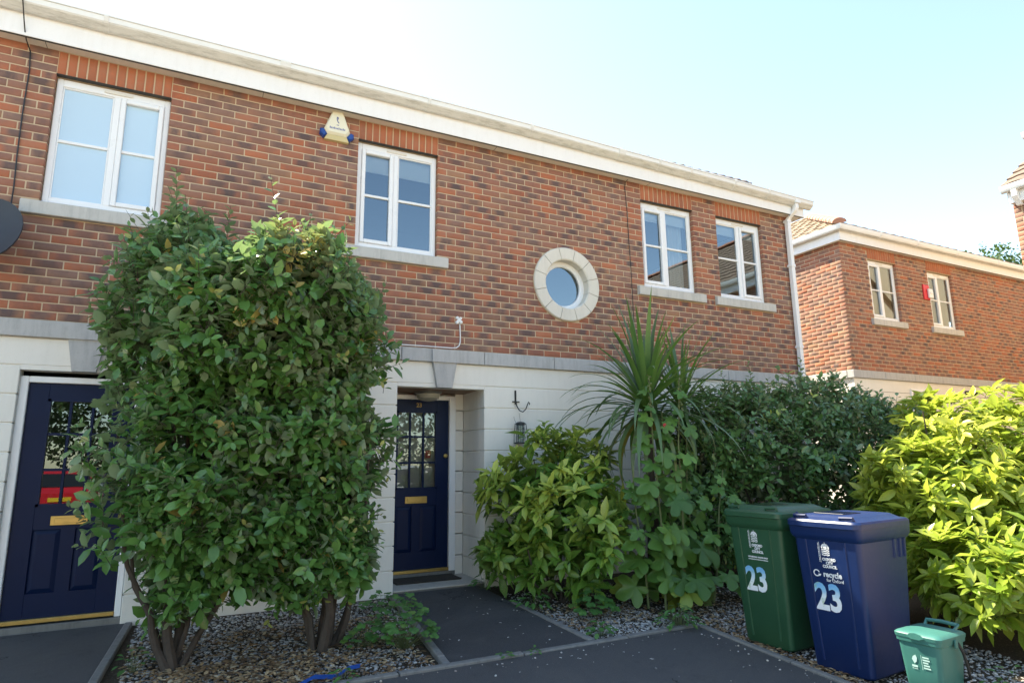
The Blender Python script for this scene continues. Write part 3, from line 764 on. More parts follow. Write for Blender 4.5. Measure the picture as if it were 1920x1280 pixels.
rfn = hip_roof('roof', NH, -.12, NXR-nx0, -.12, 6.6, gzn-.04, NP, M['roof'])
loc = NH.location
up_f = (0, math.cos(NP), math.sin(NP)); up_s = (math.cos(NP), 0, math.sin(NP))
g_ = .27*math.cos(NP)
tile_slope(rfn, M['rooflit'], 'tile_course', (-.17, 6.6, gzn-.012), (-.17, -.17, gzn-.012), up_s, 12, lambda k: (g_*k, g_*k+.02))  # sunny slope gets the paler copy, front slope the darker one
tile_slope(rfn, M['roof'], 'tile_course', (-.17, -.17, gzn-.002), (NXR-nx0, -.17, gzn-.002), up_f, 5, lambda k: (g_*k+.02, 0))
hd = Vector((math.cos(NP), math.cos(NP), math.sin(NP))); hd = Vector((1, 1, math.tan(NP))).normalized()
for k in range(9):
    bm = bmesh.new(); a = Vector((-.2, -.2, gzn+.028)) + hd*.40*k; b = a + hd*.43; s = Vector((1, -1, 0)).normalized(); upn = hd.cross(s); upn = upn if upn.z > 0 else -upn
    rr = []
    for p, r in ((a, .125), (b, .112)):
        rr.append([p + s*r*math.cos(q) + upn*(.085*math.sin(q)) for q in np.linspace(-.1, math.pi+.1, 9)] + [p - upn*.02])
    loft(bm, rr); obj('hip_tile', bm, M['hip'], rfn, True)
# wall lamp and vent on its ground floor
wl = thing('wall_lamp', 'small black wall lamp on the neighbouring white ground floor wall', 'lamp', (12.05, 1.1, 2.57))
bm = bmesh.new(); loft(bm, [circ((0, -.002, 0), .045, 12, 'y'), circ((0, -.05, 0), .045, 12, 'y')]); obj('back_plate', bm, M['black'], wl)
bm = bmesh.new(); loft(bm, [circ((.03, -.09, 0), .03, 10, 'x'), circ((.08, -.09, 0), .035, 10, 'x'), circ((.16, -.09, 0), .06, 10, 'x')]); obj('lamp_shade', bm, M['black'], wl)
bm = bmesh.new(); tube(bm, [(0, -.04, 0), (0, -.09, 0), (.04, -.09, 0)], .012, 6); obj('arm', bm, M['black'], wl)
vw = thing('high_window', 'small white framed window high in the neighbouring white wall', 'window', (10.2, 1.1, 2.2))
bm = bmesh.new()
for q in ((-.05, .55, .33, .38), (-.05, .0, -.6, .33), (.5, .55, -.6, .33)): bx(bm, q[0], q[1], -.03, -.001, q[2], q[3])
obj('frame', bm, M['upvc'], vw); bm = bmesh.new(); bm.faces.new([bm.verts.new(v) for v in ((0, -.006, -.6), (.5, -.006, -.6), (.5, -.006, .33), (0, -.006, .33))]); obj('pane', bm, M['doorglass'], vw)
ab = thing('alarm_box', 'red and white alarm box beside the second window of the neighbouring house', 'alarm', (11.12, 1.1, 4.62))
box('backing', M['red'], ab, -.11, .09, -.03, -.001, -.15, .17, .006); box('cover', M['upvc'], ab, .0, .14, -.075, -.031, -.12, .08, .012); box('cover_ridge', M['upvc'], ab, .02, .12, -.088, -.0755, -.03, .0, .004)

# third house, coming in from the right edge
TH = thing('end_house', 'sunlit brick house corner with white gutter and tiled roof at the right edge', 'house', (8.85, -1.62, 0))
tx, ty = 8.85, -1.62; TZ = .14; TS = SOF+TZ
wall_core('mortar_wall', M['mortar'], TH, .006, 14, 2.6, TS+.02, [], (tx, ty, 0), (0, -1, 0), (-1, 0, 0), .0022, .15)
tb = courses(0, 7.4, TS, 31, [], 0)
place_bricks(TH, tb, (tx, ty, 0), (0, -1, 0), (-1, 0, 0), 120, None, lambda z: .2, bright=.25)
bm = bmesh.new(); bx(bm, 0, .15, -14, 0, -.3, 2.59); bx(bm, .0, 6, -.12, 0.0, 2.6, TS) ; bx(bm, .151, 6, -.12, 0, -.3, 2.59); bx(bm, .151, 6, -14, -13.9, -.3, TS); bx(bm, 4.4, 11, -.5, -.121, 0, 7.3); obj('outer_wall', bm, M['mortar'], TH)  # tall slab past the gable is added, unseen, to fill the neighbour panes' reflections
box('fascia', M['fascia'], TH, -.15, -.128, -14.1, -.02, TS-.01, TS+.23, .003)
box('soffit', M['soffit'], TH, -.127, -.001, -14.1, -.02, TS, TS+.012)
box('verge_box', M['kerb'], TH, -.126, .3, -.02, .0, TS+.013, TS+.24, .003)
tg = TS+.265
bm = bmesh.new(); loft(bm, [[(-.152-o, yy, tg+q) for o, q in gp] for yy in (-14.1, .03)]); obj('gutter', bm, M['gutter'], TH, True)
bm = bmesh.new(); pth = [(-.21, -.14, tg-.1), (-.21, -.14, tg-.2), (-.1, -.14, tg-.33), (-.05, -.08, tg-.4), (-.05, -.08, 0)]
loft(bm, [[(c[0]+.034*a, c[1]+.034*b, c[2]) for a, b in ((-1, -1), (1, -1), (1, 1), (-1, 1))] for c in pth[:3]]); obj('downpipe', bm, M['upvc'], TH)
TP = R(36); bm = bmesh.new()
for f in (((-.2, -14.1, tg-.03), (-.2, .0, tg-.03), (2.9, .0, tg-.03+3.1*math.tan(TP)), (2.9, -14.1, tg-.03+3.1*math.tan(TP))), ((6.0, .0, tg-.03), (6.0, -14.1, tg-.03), (2.9, -14.1, tg-.03+3.1*math.tan(TP)), (2.9, .0, tg-.03+3.1*math.tan(TP)))): bm.faces.new([bm.verts.new(p) for p in f])
tr = obj('roof', bm, M['roof'], TH)
bm = bmesh.new(); bm.faces.new([bm.verts.new(p) for p in ((0, -.01, TS), (5.9, -.01, TS), (2.9, -.01, tg-.06+2.9*math.tan(TP)))]); obj('gable', bm, M['mortar'], TH)
tile_slope(tr, M['roof'], 'tile_course', (-.22, -14.1, tg-.015), (-.22, .02, tg-.015), (math.cos(TP), 0, math.sin(TP)), 13)
for k in range(29):
    bm = bmesh.new(); y0 = .0-.48*k; loft(bm, [[(2.9+.13*math.cos(q), y, tg-.02+3.1*math.tan(TP)+.09*math.sin(q)) for q in np.linspace(0, math.pi, 8)] for y in (y0, y0-.46)]); obj('ridge_tile', bm, M['hip'], tr, True)
# dormer canopy above its eaves
bm = bmesh.new(); bx(bm, .40, .62, -1.4, -.22, tg+.74, tg+.93, .01); obj('dormer_fascia', bm, M['fascia'], TH)
bm = bmesh.new(); loft(bm, [[(.40-o, yy, tg+.96+q) for o, q in gp] for yy in (-1.4, -.14)]); obj('dormer_gutter', bm, M['gutter'], TH, True)
bm = bmesh.new(); bx(bm, .64, 1.9, -1.4, -.35, tg+.2, tg+.74); obj('dormer_cheek', bm, M['fascia'], TH)
bm = bmesh.new(); vs = [bm.verts.new(p) for p in ((.33, -1.4, tg+.955), (.33, -.14, tg+.955), (2.2, -.14, tg+2.0), (2.2, -1.4, tg+2.0))]; bm.faces.new(vs); obj('dormer_roof', bm, M['roof'], TH)
#PART2
# ------------------------------------------------------------------ things fixed to the walls
ab = thing('alarm_box', 'cream alarm box with blue side lenses high on the brick wall under the eaves', 'alarm', (-1.15, 0, 4.80))
fr = [(-.055, .155), (.055, .155), (.135, -.06), (.10, -.115), (-.10, -.115), (-.135, -.06)]
bm = bmesh.new(); loft(bm, [[(x, -.002, z) for x, z in fr], [(x, -.055, z) for x, z in fr], [(x*.86, -.075, z*.86+.008) for x, z in fr]]); obj('cover', bm, M['cream'], ab)
for s in (-1, 1):
    bm = bmesh.new(); pr_ = [(.10, -.117), (.142, -.055), (.175, -.065), (.178, -.115), (.135, -.155)]
    loft(bm, [[(s*x, -.003, z) for x, z in pr_], [(s*x, -.05, z) for x, z in pr_], [(s*(.139+(x-.139)*.7), -.066, -.10+(z+.10)*.7) for x, z in pr_]]); obj('lens', bm, M['alarmblue'], ab)
bm = bmesh.new(); loft(bm, [[(-.1, -.004, -.117), (.1, -.004, -.117), (.128, -.004, -.17), (-.128, -.004, -.17)], [(-.1, -.055, -.117), (.1, -.055, -.117), (.128, -.04, -.165), (-.128, -.04, -.165)]]); obj('base_tray', bm, simple('aged_cream_plastic', (.56, .49, .27), .5, .08, 8), ab)
bm = bmesh.new(); tube(bm, [(.012*math.cos(a)+.004*a-.01, -.0762, .05+.034*math.sin(a*.9)) for a in np.linspace(.3, 5, 12)], .0045, 5); bx(bm, -.012, .012, -.0762, -.0752, -.012, -.004); obj('emblem', bm, M['ink'], ab)
bm = bmesh.new()
for k in range(11): bx(bm, -.082+.015*k, -.082+.015*k+.009, -.0763, -.0752, -.058, -.040+.006*(k % 3 == 0))
obj('lettering', bm, M['ink'], ab)

def cable(name, label, pts, r, mat, sag=None):
    p0 = Vector(pts[0]); o = None
    bm = bmesh.new(); tube(bm, pts, r, 6); o = obj(name, bm, mat); tag(o, label, 'cable'); return o
cable('aerial_cable', 'black cable running down the wall to the satellite dish', [(-3.86, -.275, 5.28), (-3.852, -.272, 5.2), (-3.84, -.2, 5.05), (-3.835, -.153, 4.98), (-3.83, -.1, 4.93), (-3.812, -.012, 4.88), (-3.80, -.009, 4.7), (-3.805, -.009, 4.3), (-3.80, -.010, 3.9), (-3.79, -.012, 3.6), (-3.78, -.06, 3.42)], .0055, M['black'])
cable('wall_cable', 'thin black cable hanging straight down the brickwork beside the third window', [(2.655, -.05, 4.95), (2.64, -.012, 4.93), (2.628, -.009, 4.85), (2.65, -.009, 4.5), (2.655, -.009, 4.1), (2.67, -.009, 3.6), (2.672, -.009, 3.1), (2.675, -.010, 2.7), (2.675, -.045, 2.5), (2.675, -.046, 2.36), (2.675, -.010, 2.32), (2.675, -.009, 1.2)], .0042, M['black'])
cable('telephone_cable', 'white cable curving from its connector down to the stone ledge', [(.272, -.012, 2.78), (.278, -.012, 2.66), (.277, -.014, 2.58), (.262, -.02, 2.535), (.225, -.035, 2.505), (.17, -.043, 2.497), (-.1, -.043, 2.497), (-.5, -.043, 2.494), (-.95, -.043, 2.494)], .0065, M['wht'])
cn = thing('cable_connector', 'small white looped cable connector on the brickwork above the porch', 'connector', (.262, 0, 2.815))
for dx, dz, r in ((-.02, .03, .018), (.018, .028, .016), (-.022, -.02, .02), (.022, -.014, .02), (0, .005, .022)):
    bm = bmesh.new(); loft(bm, [circ((dx, -.002, dz), r, 10, 'y'), circ((dx, -.02, dz), r, 10, 'y'), circ((dx, -.026, dz), r*.6, 10, 'y')]); obj('loop', bm, M['wht'], cn, True)

ds = thing('satellite_dish', 'dark grey satellite dish cut off by the left edge of the photo', 'dish', (-3.855, 0, 3.13))
bm = bmesh.new(); N = 28; rings = []
axis = Vector((-.25, -.93, .28)).normalized(); sx = axis.cross(Vector((0, 0, 1))).normalized(); sy = sx.cross(axis); c0 = Vector((-.03, -.26, -.0))
for r, off in ((.004, .055), (.1, .045), (.18, .022), (.235, 0), (.235, -.012), (.18, .010), (.1, .033), (.004, .043)):
    rings.append([c0 - axis*off + sx*(r*1.17*math.cos(2*math.pi*k/N)) + sy*(r*1.3*math.sin(2*math.pi*k/N)) for k in range(N)])
loft(bm, rings); obj('reflector', bm, M['dish'], ds, True)
bm = bmesh.new(); tube(bm, [(-.05, -.005, -.02), (-.05, -.12, -.02), c0 - axis*.06], .018, 8); bx(bm, -.11, .01, -.012, -.001, -.10, .06); obj('bracket', bm, M['dish'], ds)
bm = bmesh.new(); tube(bm, [c0 - sy*.3, c0 + axis*.2 - sy*.2, c0+axis*.30-sy*.04], .011, 6); obj('arm', bm, M['dish'], ds)
bm = bmesh.new(); tube(bm, [c0+axis*.33-sy*.04, c0+axis*.24-sy*.03], [.03, .026], 10); obj('receiver', bm, M['dish'], ds)

hk = thing('hanging_bracket', 'black iron hanging hook on the white wall right of the porch', 'hook', (.957, 0, 1.94))
bm = bmesh.new(); tube(bm, [(0, -.012, .125), (0, -.012, 0), (.004, -.03, -.05), (.02, -.06, -.1), (.05, -.085, -.118), (.085, -.09, -.085), (.107, -.092, -.03), (.122, -.092, -.005), (.133, -.092, -.02), (.128, -.092, -.035)], .0065, 7); obj('rod', bm, M['black'], hk, True)
bm = bmesh.new(); bx(bm, -.045, .045, -.018, -.0055, -.007, .007, .002); obj('cross_bar', bm, M['black'], hk)
bm = bmesh.new(); bx(bm, -.012, .012, -.0065, -.0005, -.03, .13, .002); obj('back_strip', bm, M['black'], hk)
bf = thing('bird_feeder', 'wire cage bird feeder hanging on the white wall below the iron hook', 'bird feeder', (.98, -.075, 1.475))
bm = bmesh.new()
for k in range(10):
    a = 2*math.pi*k/10; tube(bm, [(.082*math.cos(a), .062*math.sin(a), .0), (.078*math.cos(a), .06*math.sin(a), .12), (.066*math.cos(a), .052*math.sin(a), .215), (.035*math.cos(a), .03*math.sin(a), .235)], .0022, 4)
for z, r in ((.0, .082), (.12, .078), (.215, .066)):
    tube(bm, [(r*math.cos(a), r*.76*math.sin(a), z) for a in np.linspace(0, 2*math.pi, 17)], .0025, 4)
obj('cage', bm, simple('green_wire', (.035, .055, .055), .5, .2, 20), bf)
bm = bmesh.new(); loft(bm, [circ((0, 0, .012), .034, 12), circ((0, 0, .20), .034, 12)]); obj('seed_tube', bm, glass_mat('clear_plastic', (.75, .8, .8), 1.5), bf, True)
bm = bmesh.new(); loft(bm, [circ((0, 0, .2), .05, 14), circ((0, 0, .226), .046, 14), circ((0, 0, .238), .02, 14)]); obj('lid', bm, M['black'], bf)
bm = bmesh.new(); loft(bm, [circ((0, 0, -.004), .07, 14), circ((0, 0, .012), .07, 14)]); obj('tray', bm, M['black'], bf)
bm = bmesh.new(); tube(bm, [(-.05, .01, .22), (-.06, .035, .27), (-.052, .06, .30)], .002, 4); tube(bm, [(0, 0, .235), (.01, .04, .30), (.02, .068, .34)], .0018, 4); obj('hanger', bm, M['black'], bf)
pl = thing('porch_light', 'round bulkhead porch light under the porch ceiling of door 23', 'light', (.065, .42, DT))
bm = bmesh.new(); loft(bm, [circ((0, 0, .003), .15, 24), circ((0, 0, -.02), .155, 24), circ((0, 0, -.03), .14, 24)]); obj('base', bm, M['silver'], pl, True)
bm = bmesh.new(); loft(bm, [circ((0, 0, -.0305), .135, 24), circ((0, 0, -.075), .122, 24), circ((0, 0, -.10), .08, 24), circ((0, 0, -.108), .02, 24)]); obj('glass_shade', bm, simple('dusty_glass', (.36, .35, .30), .3, .1, 10), pl, True)
dm = thing('doormat', 'worn dark brown doormat on the tiled porch floor', 'mat', (.06, .42, .0435))
box('mat_body', M['mat_'], dm, -.36, .36, -.15, .15, 0, .014, .004)
bm = bmesh.new()
for q in ((-.362, .362, -.152, -.135), (-.362, .362, .135, .152)): bx(bm, *q, .0142, .0165)
obj('edge_binding', bm, M['rubber'], dm)

# ------------------------------------------------------------------ wheelie bins
def wheelie_bin(label, col, loc, rz, deco):
    t = thing('wheelie_bin', label, 'wheelie bin', loc, rz, 'household wheelie bins')
    P_ = NT('bin_plastic'); c = P_.mix(P_.noise(5, 4), tuple(v*.86 for v in col), tuple(v*1.15 for v in col))
    sc = P_.math('MULTIPLY', P_.math('SUBTRACT', P_.noise(16, 6, .75, vec=P_.stretch(P_.pos(), (1, 1, .35))), .58), 3, True)
    c = P_.mix(P_.math('MULTIPLY', sc, .45), c, tuple(min(1, v*1.6+.035) for v in col))
    mt = P_.done(P_.bsdf(c, P_.math('ADD', .33, P_.math('MULTIPLY', P_.noise(30, 4), .2)), P_.bump(P_.noise(300, 2), .12, .001), .5))
    bm = bmesh.new(); w0, w1, d0, d1 = .41, .485, .50, .62   # y width, x depth
    def ring(z, k, e=0, r=.035): return rrect(d0+(d1-d0)*k+2*e, w0+(w1-w0)*k+2*e, r, z, .25-.01*k-.0, 0, 4)
    loft(bm, [ring(.0, 0, -.012), ring(.015, 0.0), ring(.5, .55), ring(.86, .95), ring(.875, .97, .012), ring(.90, 1, .02), ring(.955, 1.02, .022)], True, True)
    body = obj('body', bm, mt, t, True)
    bm = bmesh.new()   # moulded ribs on the front and the sides
    def fx(z): return .25-.01*(z/.9) - (d0+(d1-d0)*(z/.9))/2
    def sy_(z): return (w0+(w1-w0)*(z/.9))/2
    for yy in (-.135, .15):
        loft(bm, [[(fx(z)+.006, yy*k-.012, z), (fx(z)-.004, yy*k-.006, z), (fx(z)-.004, yy*k+.006, z), (fx(z)+.006, yy*k+.012, z)] for z, k in ((.06, .85), (.86, 1.0))])
    for s in (-1, 1):
        for xx in (.36, .43, .49):
            loft(bm, [[(xx-.011, s*(sy_(z)-.004), z), (xx-.007, s*(sy_(z)+.010), z), (xx+.007, s*(sy_(z)+.010), z), (xx+.011, s*(sy_(z)-.004), z)] for z in (.74, .868)])
    obj('rib', bm, mt, body)
    # lid with raised deck, front grips and a recessed label field
    bm = bmesh.new()
    def lr(z, e, r=.05, sh=0): return rrect(.665+2*e, .515+2*e, r, z, .235+sh, 0, 5)
    loft(bm, [lr(.948, .0), lr(.952, .012), lr(.985, .012), lr(.998, .002), lr(1.004, -.03), lr(1.022, -.06), lr(1.030, -.075), lr(1.034, -.13)], True, True)
    lid = obj('lid', bm, mt, t, True)
    bm = bmesh.new(); bx(bm, .02, .24, -.10, .12, 1.034, 1.039, .002); obj('label_field', bm, simple('bin_dark_panel', tuple(v*.35 for v in col), .25, .1, 8), lid)
    bm = bmesh.new()
    for yy in (-.17, .17):
        bm = bmesh.new(); tube(bm, [(-.055, yy-.05, .99), (-.07, yy-.045, 1.022), (-.07, yy+.045, 1.022), (-.055, yy+.05, .99)], .011, 7); obj('grip', bm, mt, lid, True)
    bm = bmesh.new(); loft(bm, [circ((-.02, .225, 1.0), .012, 8), circ((-.02, .225, 1.035), .010, 8), circ((-.02, .225, 1.04), .004, 8)]); obj('lid_stud', bm, mt, lid, True)
    bm = bmesh.new(); tube(bm, [(.60, -.20, .96), (.60, .20, .96)], .017, 8); 
    for yy in (-.2, -.07, .07, .2): bx(bm, .545, .615, yy-.012, yy+.012, .93, .98, .003)
    obj('rear_handle', bm, mt, t)
    for s in (-1, 1):
        bm = bmesh.new(); y0 = s*.19; loft(bm, [circ((.455, y0, .10), r, 20, 'y') for r in ()] or [circ((.455, y0-.022, .10), .06, 20, 'y'), circ((.455, y0-.025, .10), .098, 20, 'y'), circ((.455, y0+.025, .10), .098, 20, 'y'), circ((.455, y0+.022, .10), .06, 20, 'y')]); wh = obj('wheel', bm, M['rubber'], t, True)
        bm = bmesh.new(); loft(bm, [circ((.455, y0-.027, .10), .055, 14, 'y'), circ((.455, y0+.027, .10), .055, 14, 'y')]); obj('hub', bm, mt, wh)
    bm = bmesh.new(); tube(bm, [(.455, -.2, .10), (.455, .2, .10)], .01, 6); obj('axle', bm, M['silver'], t)
    # printing on the front : frame with x along -Y (left to right seen from the front), y up the sloping face
    z0, z1 = .1, .85; nrm = Vector((fx(z1)-fx(z0), 0, z1-z0)).normalized(); upv = nrm; right = Vector((0, -1, 0)); out = right.cross(upv)
    def fm(y, z): 
        m4 = Matrix((right, upv, out)).transposed().to_4x4(); m4.translation = Vector((fx(z), y, z)) + out*.0026; return m4
    deco(body, fm)
    return t
M['print'] = simple('white_print', (.72, .75, .78), .5, .06, 30)
def num_mat():
    t = NT('number_sticker'); tc = t.n('TexCoord'); sx = t.n('SeparateXYZ'); t.l(tc.outputs['Object'], sx.inputs[0])
    v = t.math('ADD', t.math('DIVIDE', sx.outputs[1], .18), .5)
    c = t.ramp(t.math('ADD', v, t.math('MULTIPLY', t.math('SUBTRACT', t.noise(30, 3), .5), .35)), [(0, (.74, .78, .84)), (.35, (.80, .84, .86)), (.6, (.62, .76, .84)), (.85, (.22, .50, .75)), (1, (.16, .42, .72))])
    gmask = t.math('MULTIPLY', t.math('SUBTRACT', t.noise(17, 3), .52), 6, True)
    lft = t.math('MULTIPLY', t.math('SUBTRACT', -.01, sx.outputs[0]), 22, True)
    c = t.mix(t.math('MULTIPLY', t.math('MULTIPLY', gmask, lft), .7), c, (.28, .46, .24))
    return t.done(t.bsdf(c, .35, None, .5))
M['num'] = num_mat()
def crest(parent, fm, y, z, h):
    """shield of wavy lines under a plumed head, with the vertical strap line at its left"""
    bm = bmesh.new(); w = h*.62
    for r in range(4):
        for k in range(10):
            x0 = -w/2 + w*k/10; x1 = x0 + w/10; zz = -h*.42 + r*h*.135; a0, a1 = .028*h*math.sin(k*1.5), .028*h*math.sin((k+1)*1.5); th = h*.07
            bm.faces.new([bm.verts.new(p) for p in ((x0, zz+a0, 0), (x1, zz+a1, 0), (x1, zz+a1+th, 0), (x0, zz+a0+th, 0))])
    for a in np.linspace(.2, 2.9, 7):
        cx, cz = w*.42*math.cos(a), h*.12 + h*.26*math.sin(a); r = h*.075
        bm.faces.new([bm.verts.new((cx+r*math.cos(q), cz+r*math.sin(q), 0)) for q in np.linspace(0, 2*math.pi, 8, endpoint=False)])
    bm.faces.new([bm.verts.new(p) for p in ((-w*.24, h*.1, 0), (w*.24, h*.1, 0), (w*.18, h*.3, 0), (-w*.18, h*.3, 0))])
    bm.faces.new([bm.verts.new(p) for p in ((-w*.06, h*.42, 0), (w*.06, h*.42, 0), (w*.02, h*.54, 0), (-w*.02, h*.54, 0))])
    obj('crest', bm, M['print'], parent, M=fm(y, z))
    bm = bmesh.new(); bx(bm, -.0012, .0012, -h*.95, h*.55, 0, .0004)
    for k in range(15): bx(bm, -.0115, -.0055, -h*.90+k*h*.094, -h*.90+k*h*.094+h*(.05+.03*(k % 3 == 1)), 0, .0004)
    obj('strap_line', bm, M['print'], parent, M=fm(y+w*.72, z))
def deco_blue(p, fm):
    crest(p, fm, .005, .80, .092)
    for i, tx_ in enumerate(('OXFORD', 'CITY', 'COUNCIL')): number_text(tx_, .026, M['print'], 'lettering', p, fm(-.012, .735-.0235*i), .0012, .88)
    number_text('recycle', .052, M['print'], 'lettering', p, fm(-.022, .635), .0016, .88)
    number_text('for Oxford', .030, M['print'], 'lettering', p, fm(-.036, .598), .0004, .9)
    bm = bmesh.new(); n = 22
    A = np.linspace(.3, 5.6, n); V0 = [bm.verts.new((.024*math.cos(a), .024*math.sin(a), 0)) for a in A]; V1 = [bm.verts.new((.0165*math.cos(a), .0165*math.sin(a), 0)) for a in A]
    for k in range(n-1): bm.faces.new((V0[k], V0[k+1], V1[k+1], V1[k]))
    bm.faces.new([bm.verts.new(q) for q in ((.010, -.004, 0), (.034, -.004, 0), (.021, -.022, 0))])
    obj('recycle_symbol', bm, M['print'], p, M=fm(.092, .638))
    number_text('23', .245, M['num'], 'house_number', p, fm(.03, .474), .0075, .80)
def deco_green(p, fm):
    crest(p, fm, .005, .80, .092)
    for i, tx_ in enumerate(('OXFORD', 'CITY', 'COUNCIL')): number_text(tx_, .026, M['print'], 'lettering', p, fm(-.012, .735-.0235*i), .0012, .88)
    number_text('HOUSEHOLD WASTE ONLY', .0145, M['print'], 'lettering', p, fm(-.008, .648), .0006, .98)
    bm = bmesh.new()
    for k in range(17): bx(bm, -.088+.0105*k, -.088+.0105*k+.0085, -.003, .003, 0, .0003)
    obj('small_print', bm, M['print'], p, M=fm(-.008, .631))
    number_text('23', .245, M['num'], 'house_number', p, fm(.03, .474), .0075, .80)
wheelie_bin('dark green wheelie bin with white 23, the farther of the two bins', (.018, .076, .037), (1.735, -2.65, gz(-2.65)+.008), R(4.6), deco_green)
wheelie_bin('navy blue recycling wheelie bin with white 23 and recycle print, behind the small caddy', (.002, .018, .088), (1.745, -3.262, gz(-3.26)+.008), R(5.5), deco_blue)
# food caddy
fc = thing('food_caddy', 'small pale green food waste caddy with a flat lid on the gravel', 'food caddy', (1.86, -3.80, gz(-3.8)+.006), R(4))
mt = simple('caddy_plastic', (.038, .155, .135), .42, .10, 7, bump=.08, bscale=250)
def cr(z, w, d, e=0, r=.03): return rrect(d+2*e, w+2*e, r, z, 0, 0, 4)
bm = bmesh.new(); loft(bm, [cr(.0, .20, .235, -.008), cr(.012, .20, .235), cr(.20, .225, .27), cr(.345, .245, .295), cr(.35, .245, .295, .008), cr(.372, .247, .297, .009)]); cb = obj('body', bm, mt, fc, True)
bm = bmesh.new(); loft(bm, [cr(.373, .262, .312, .004), cr(.392, .262, .312, .006), cr(.402, .262, .312, -.004), cr(.408, .262, .312, -.03), cr(.412, .262, .312, -.06)]); cl = obj('lid', bm, mt, fc, True)
bm = bmesh.new(); tube(bm, [(.12, -.085, .40), (.155, -.09, .428), (.16, 0, .432), (.155, .09, .428), (.12, .085, .40)], .012, 8); obj('lid_handle', bm, mt, cl, True)
bm = bmesh.new(); loft(bm, [[(-.165, .05*c, .385+.02*s) for c, s in ((-1, 0), (-.6, .9), (0, 1.2), (.6, .9), (1, 0), (.5, -.6), (-.5, -.6))], [(-.172, .05*c, .385+.02*s) for c, s in ((-1, 0), (-.6, .9), (0, 1.2), (.6, .9), (1, 0), (.5, -.6), (-.5, -.6))]]); obj('latch', bm, mt, cl)
bm = bmesh.new(); bx(bm, -.01, .02, -.146, -.134, .33, .375, .003); obj('side_lug', bm, mt, cb)
bm = bmesh.new(); tube(bm, [(.03, -.138, .355), (.05, -.152, .30), (.075, -.155, .22), (.10, -.15, .15), (.14, -.08, .11), (.148, 0, .10), (.14, .08, .11), (.10, .14, .15), (.05, .14, .30), (.03, .132, .355)], .0085, 7); obj('carry_handle', bm, M['rubber'], fc, True)
def fxc(z): return -(.235+.06*z/.345)/2
up_ = Vector((fxc(.3)-fxc(.05), 0, .25)).normalized(); rt = Vector((0, -1, 0)); ou = rt.cross(up_)
def fmc(y, z):
    m4 = Matrix((rt, up_, ou)).transposed().to_4x4(); m4.translation = Vector((fxc(z), y, z))+ou*.003; return m4
pm = simple('pale_print', (.42, .62, .58), .5, .06, 30)
bm = bmesh.new(); bm.faces.new([bm.verts.new((x, y, 0)) for x, y in ((0, -.022), (.014, -.008), (.018, .012), (.012, .03), (-.004, .02), (-.012, .002))]); bx(bm, -.016, .016, -.042, -.03, 0, .0004); bx(bm, -.016, .016, -.052, -.049, 0, .0004); obj('leaf_logo', bm, pm, cb, M=fmc(.035, .25))
bm = bmesh.new()
for k, (a, b) in enumerate(((.0, .036), (.0, .04), (.0, .03), (.002, .036), (0, .04))): bx(bm, a, b, .02-.015*k, .028-.015*k, 0, .0004)
bx(bm, -.008, -.006, -.05, .035, 0, .0004); obj('print_block', bm, pm, cb, M=fmc(-.015, .25))
bm = bmesh.new(); loft(bm, [[(fxc(.07)-.001, y, .02+.06*math.sqrt(max(0, 1-(y/.07)**2))) for y in np.linspace(-.07, .07, 9)], [(fxc(.07)-.007, y, .02+.055*math.sqrt(max(0, 1-(y/.07)**2))) for y in np.linspace(-.07, .07, 9)]]); obj('foot_grip', bm, mt, cb)

# terracotta pot behind the bins
pt = thing('plant_pot', 'terracotta plant pot in the shade between the blue bin and the bright shrub', 'plant pot', (3.25, -2.62, gz(-2.6)))
bm = bmesh.new(); loft(bm, [circ((0, 0, z), r, 24) for z, r in ((0, .11), (.02, .115), (.24, .155), (.245, .175), (.30, .18), (.30, .16), (.26, .15))]); obj('pot', bm, M['terracotta'], pt, True)
bm = bmesh.new(); bm.faces.new([bm.verts.new(p) for p in circ((0, 0, .27), .153, 20)]); obj('pot_soil', bm, M['soil'], pt)

# blue strap lying in the bed
st = bmesh.new(); pts = [(-1.62, -2.02), (-1.48, -1.95), (-1.40, -1.90), (-1.33, -1.885), (-1.25, -1.86), (-1.17, -1.865)]
L_ = [Vector((x, y, gz(y)+.022+.022*math.sin(i*1.7))) for i, (x, y) in enumerate(pts)]
for dz in (0,):
    a = [st.verts.new(p+Vector((.01, .03, .012))) for p in L_]; b = [st.verts.new(p-Vector((.01, .028, -.004))) for p in L_]
    for k in range(len(L_)-1): st.faces.new((a[k], a[k+1], b[k+1], b[k]))
bmesh.ops.solidify(st, geom=st.faces[:], thickness=.004)
tag(obj('blue_strap', st, simple('blue_webbing', (.02, .14, .55), .5, .15, 40), None, True), 'bright blue strap lying twisted on the gravel under the left shrub', 'strap')
#PART3
# ------------------------------------------------------------------ plants
CAMN = np.array(CAM)
def nrm(a): return a/np.maximum(np.linalg.norm(a, axis=-1, keepdims=True), 1e-9)
def leaf_template(w1=.46, w2=.44, t1=.32, t2=.68, fold=.12, droop=.10, tipw=.0):
    # midrib 0..3, left 4,5, right 6,7 ; x along, y across (unit width), z up
    V = np.array([(0, 0, 0), (.33, 0, -.01), (.67, 0, -droop*.45), (1, 0, -droop), (t1, w1, fold*.5-.01), (t2, w2, fold*.5-droop*.45), (t1, -w1, fold*.5-.01), (t2, -w2, fold*.5-droop*.45)], float)
    F = np.array([(0, 1, 4, 4), (1, 2, 5, 4), (2, 3, 5, 5), (1, 0, 6, 6), (2, 1, 6, 7), (3, 2, 7, 7)])
    T = []
    for f in F:
        T.append((f[0], f[1], f[2]))
        if f[3] != f[2]: T.append((f[0], f[2], f[3]))
    return V, np.array(T)
T_OVAL = leaf_template()
T_POINT = leaf_template(.40, .46, .30, .62, .16, .16)
T_ROUND = leaf_template(.52, .50, .25, .75, .10, .10)
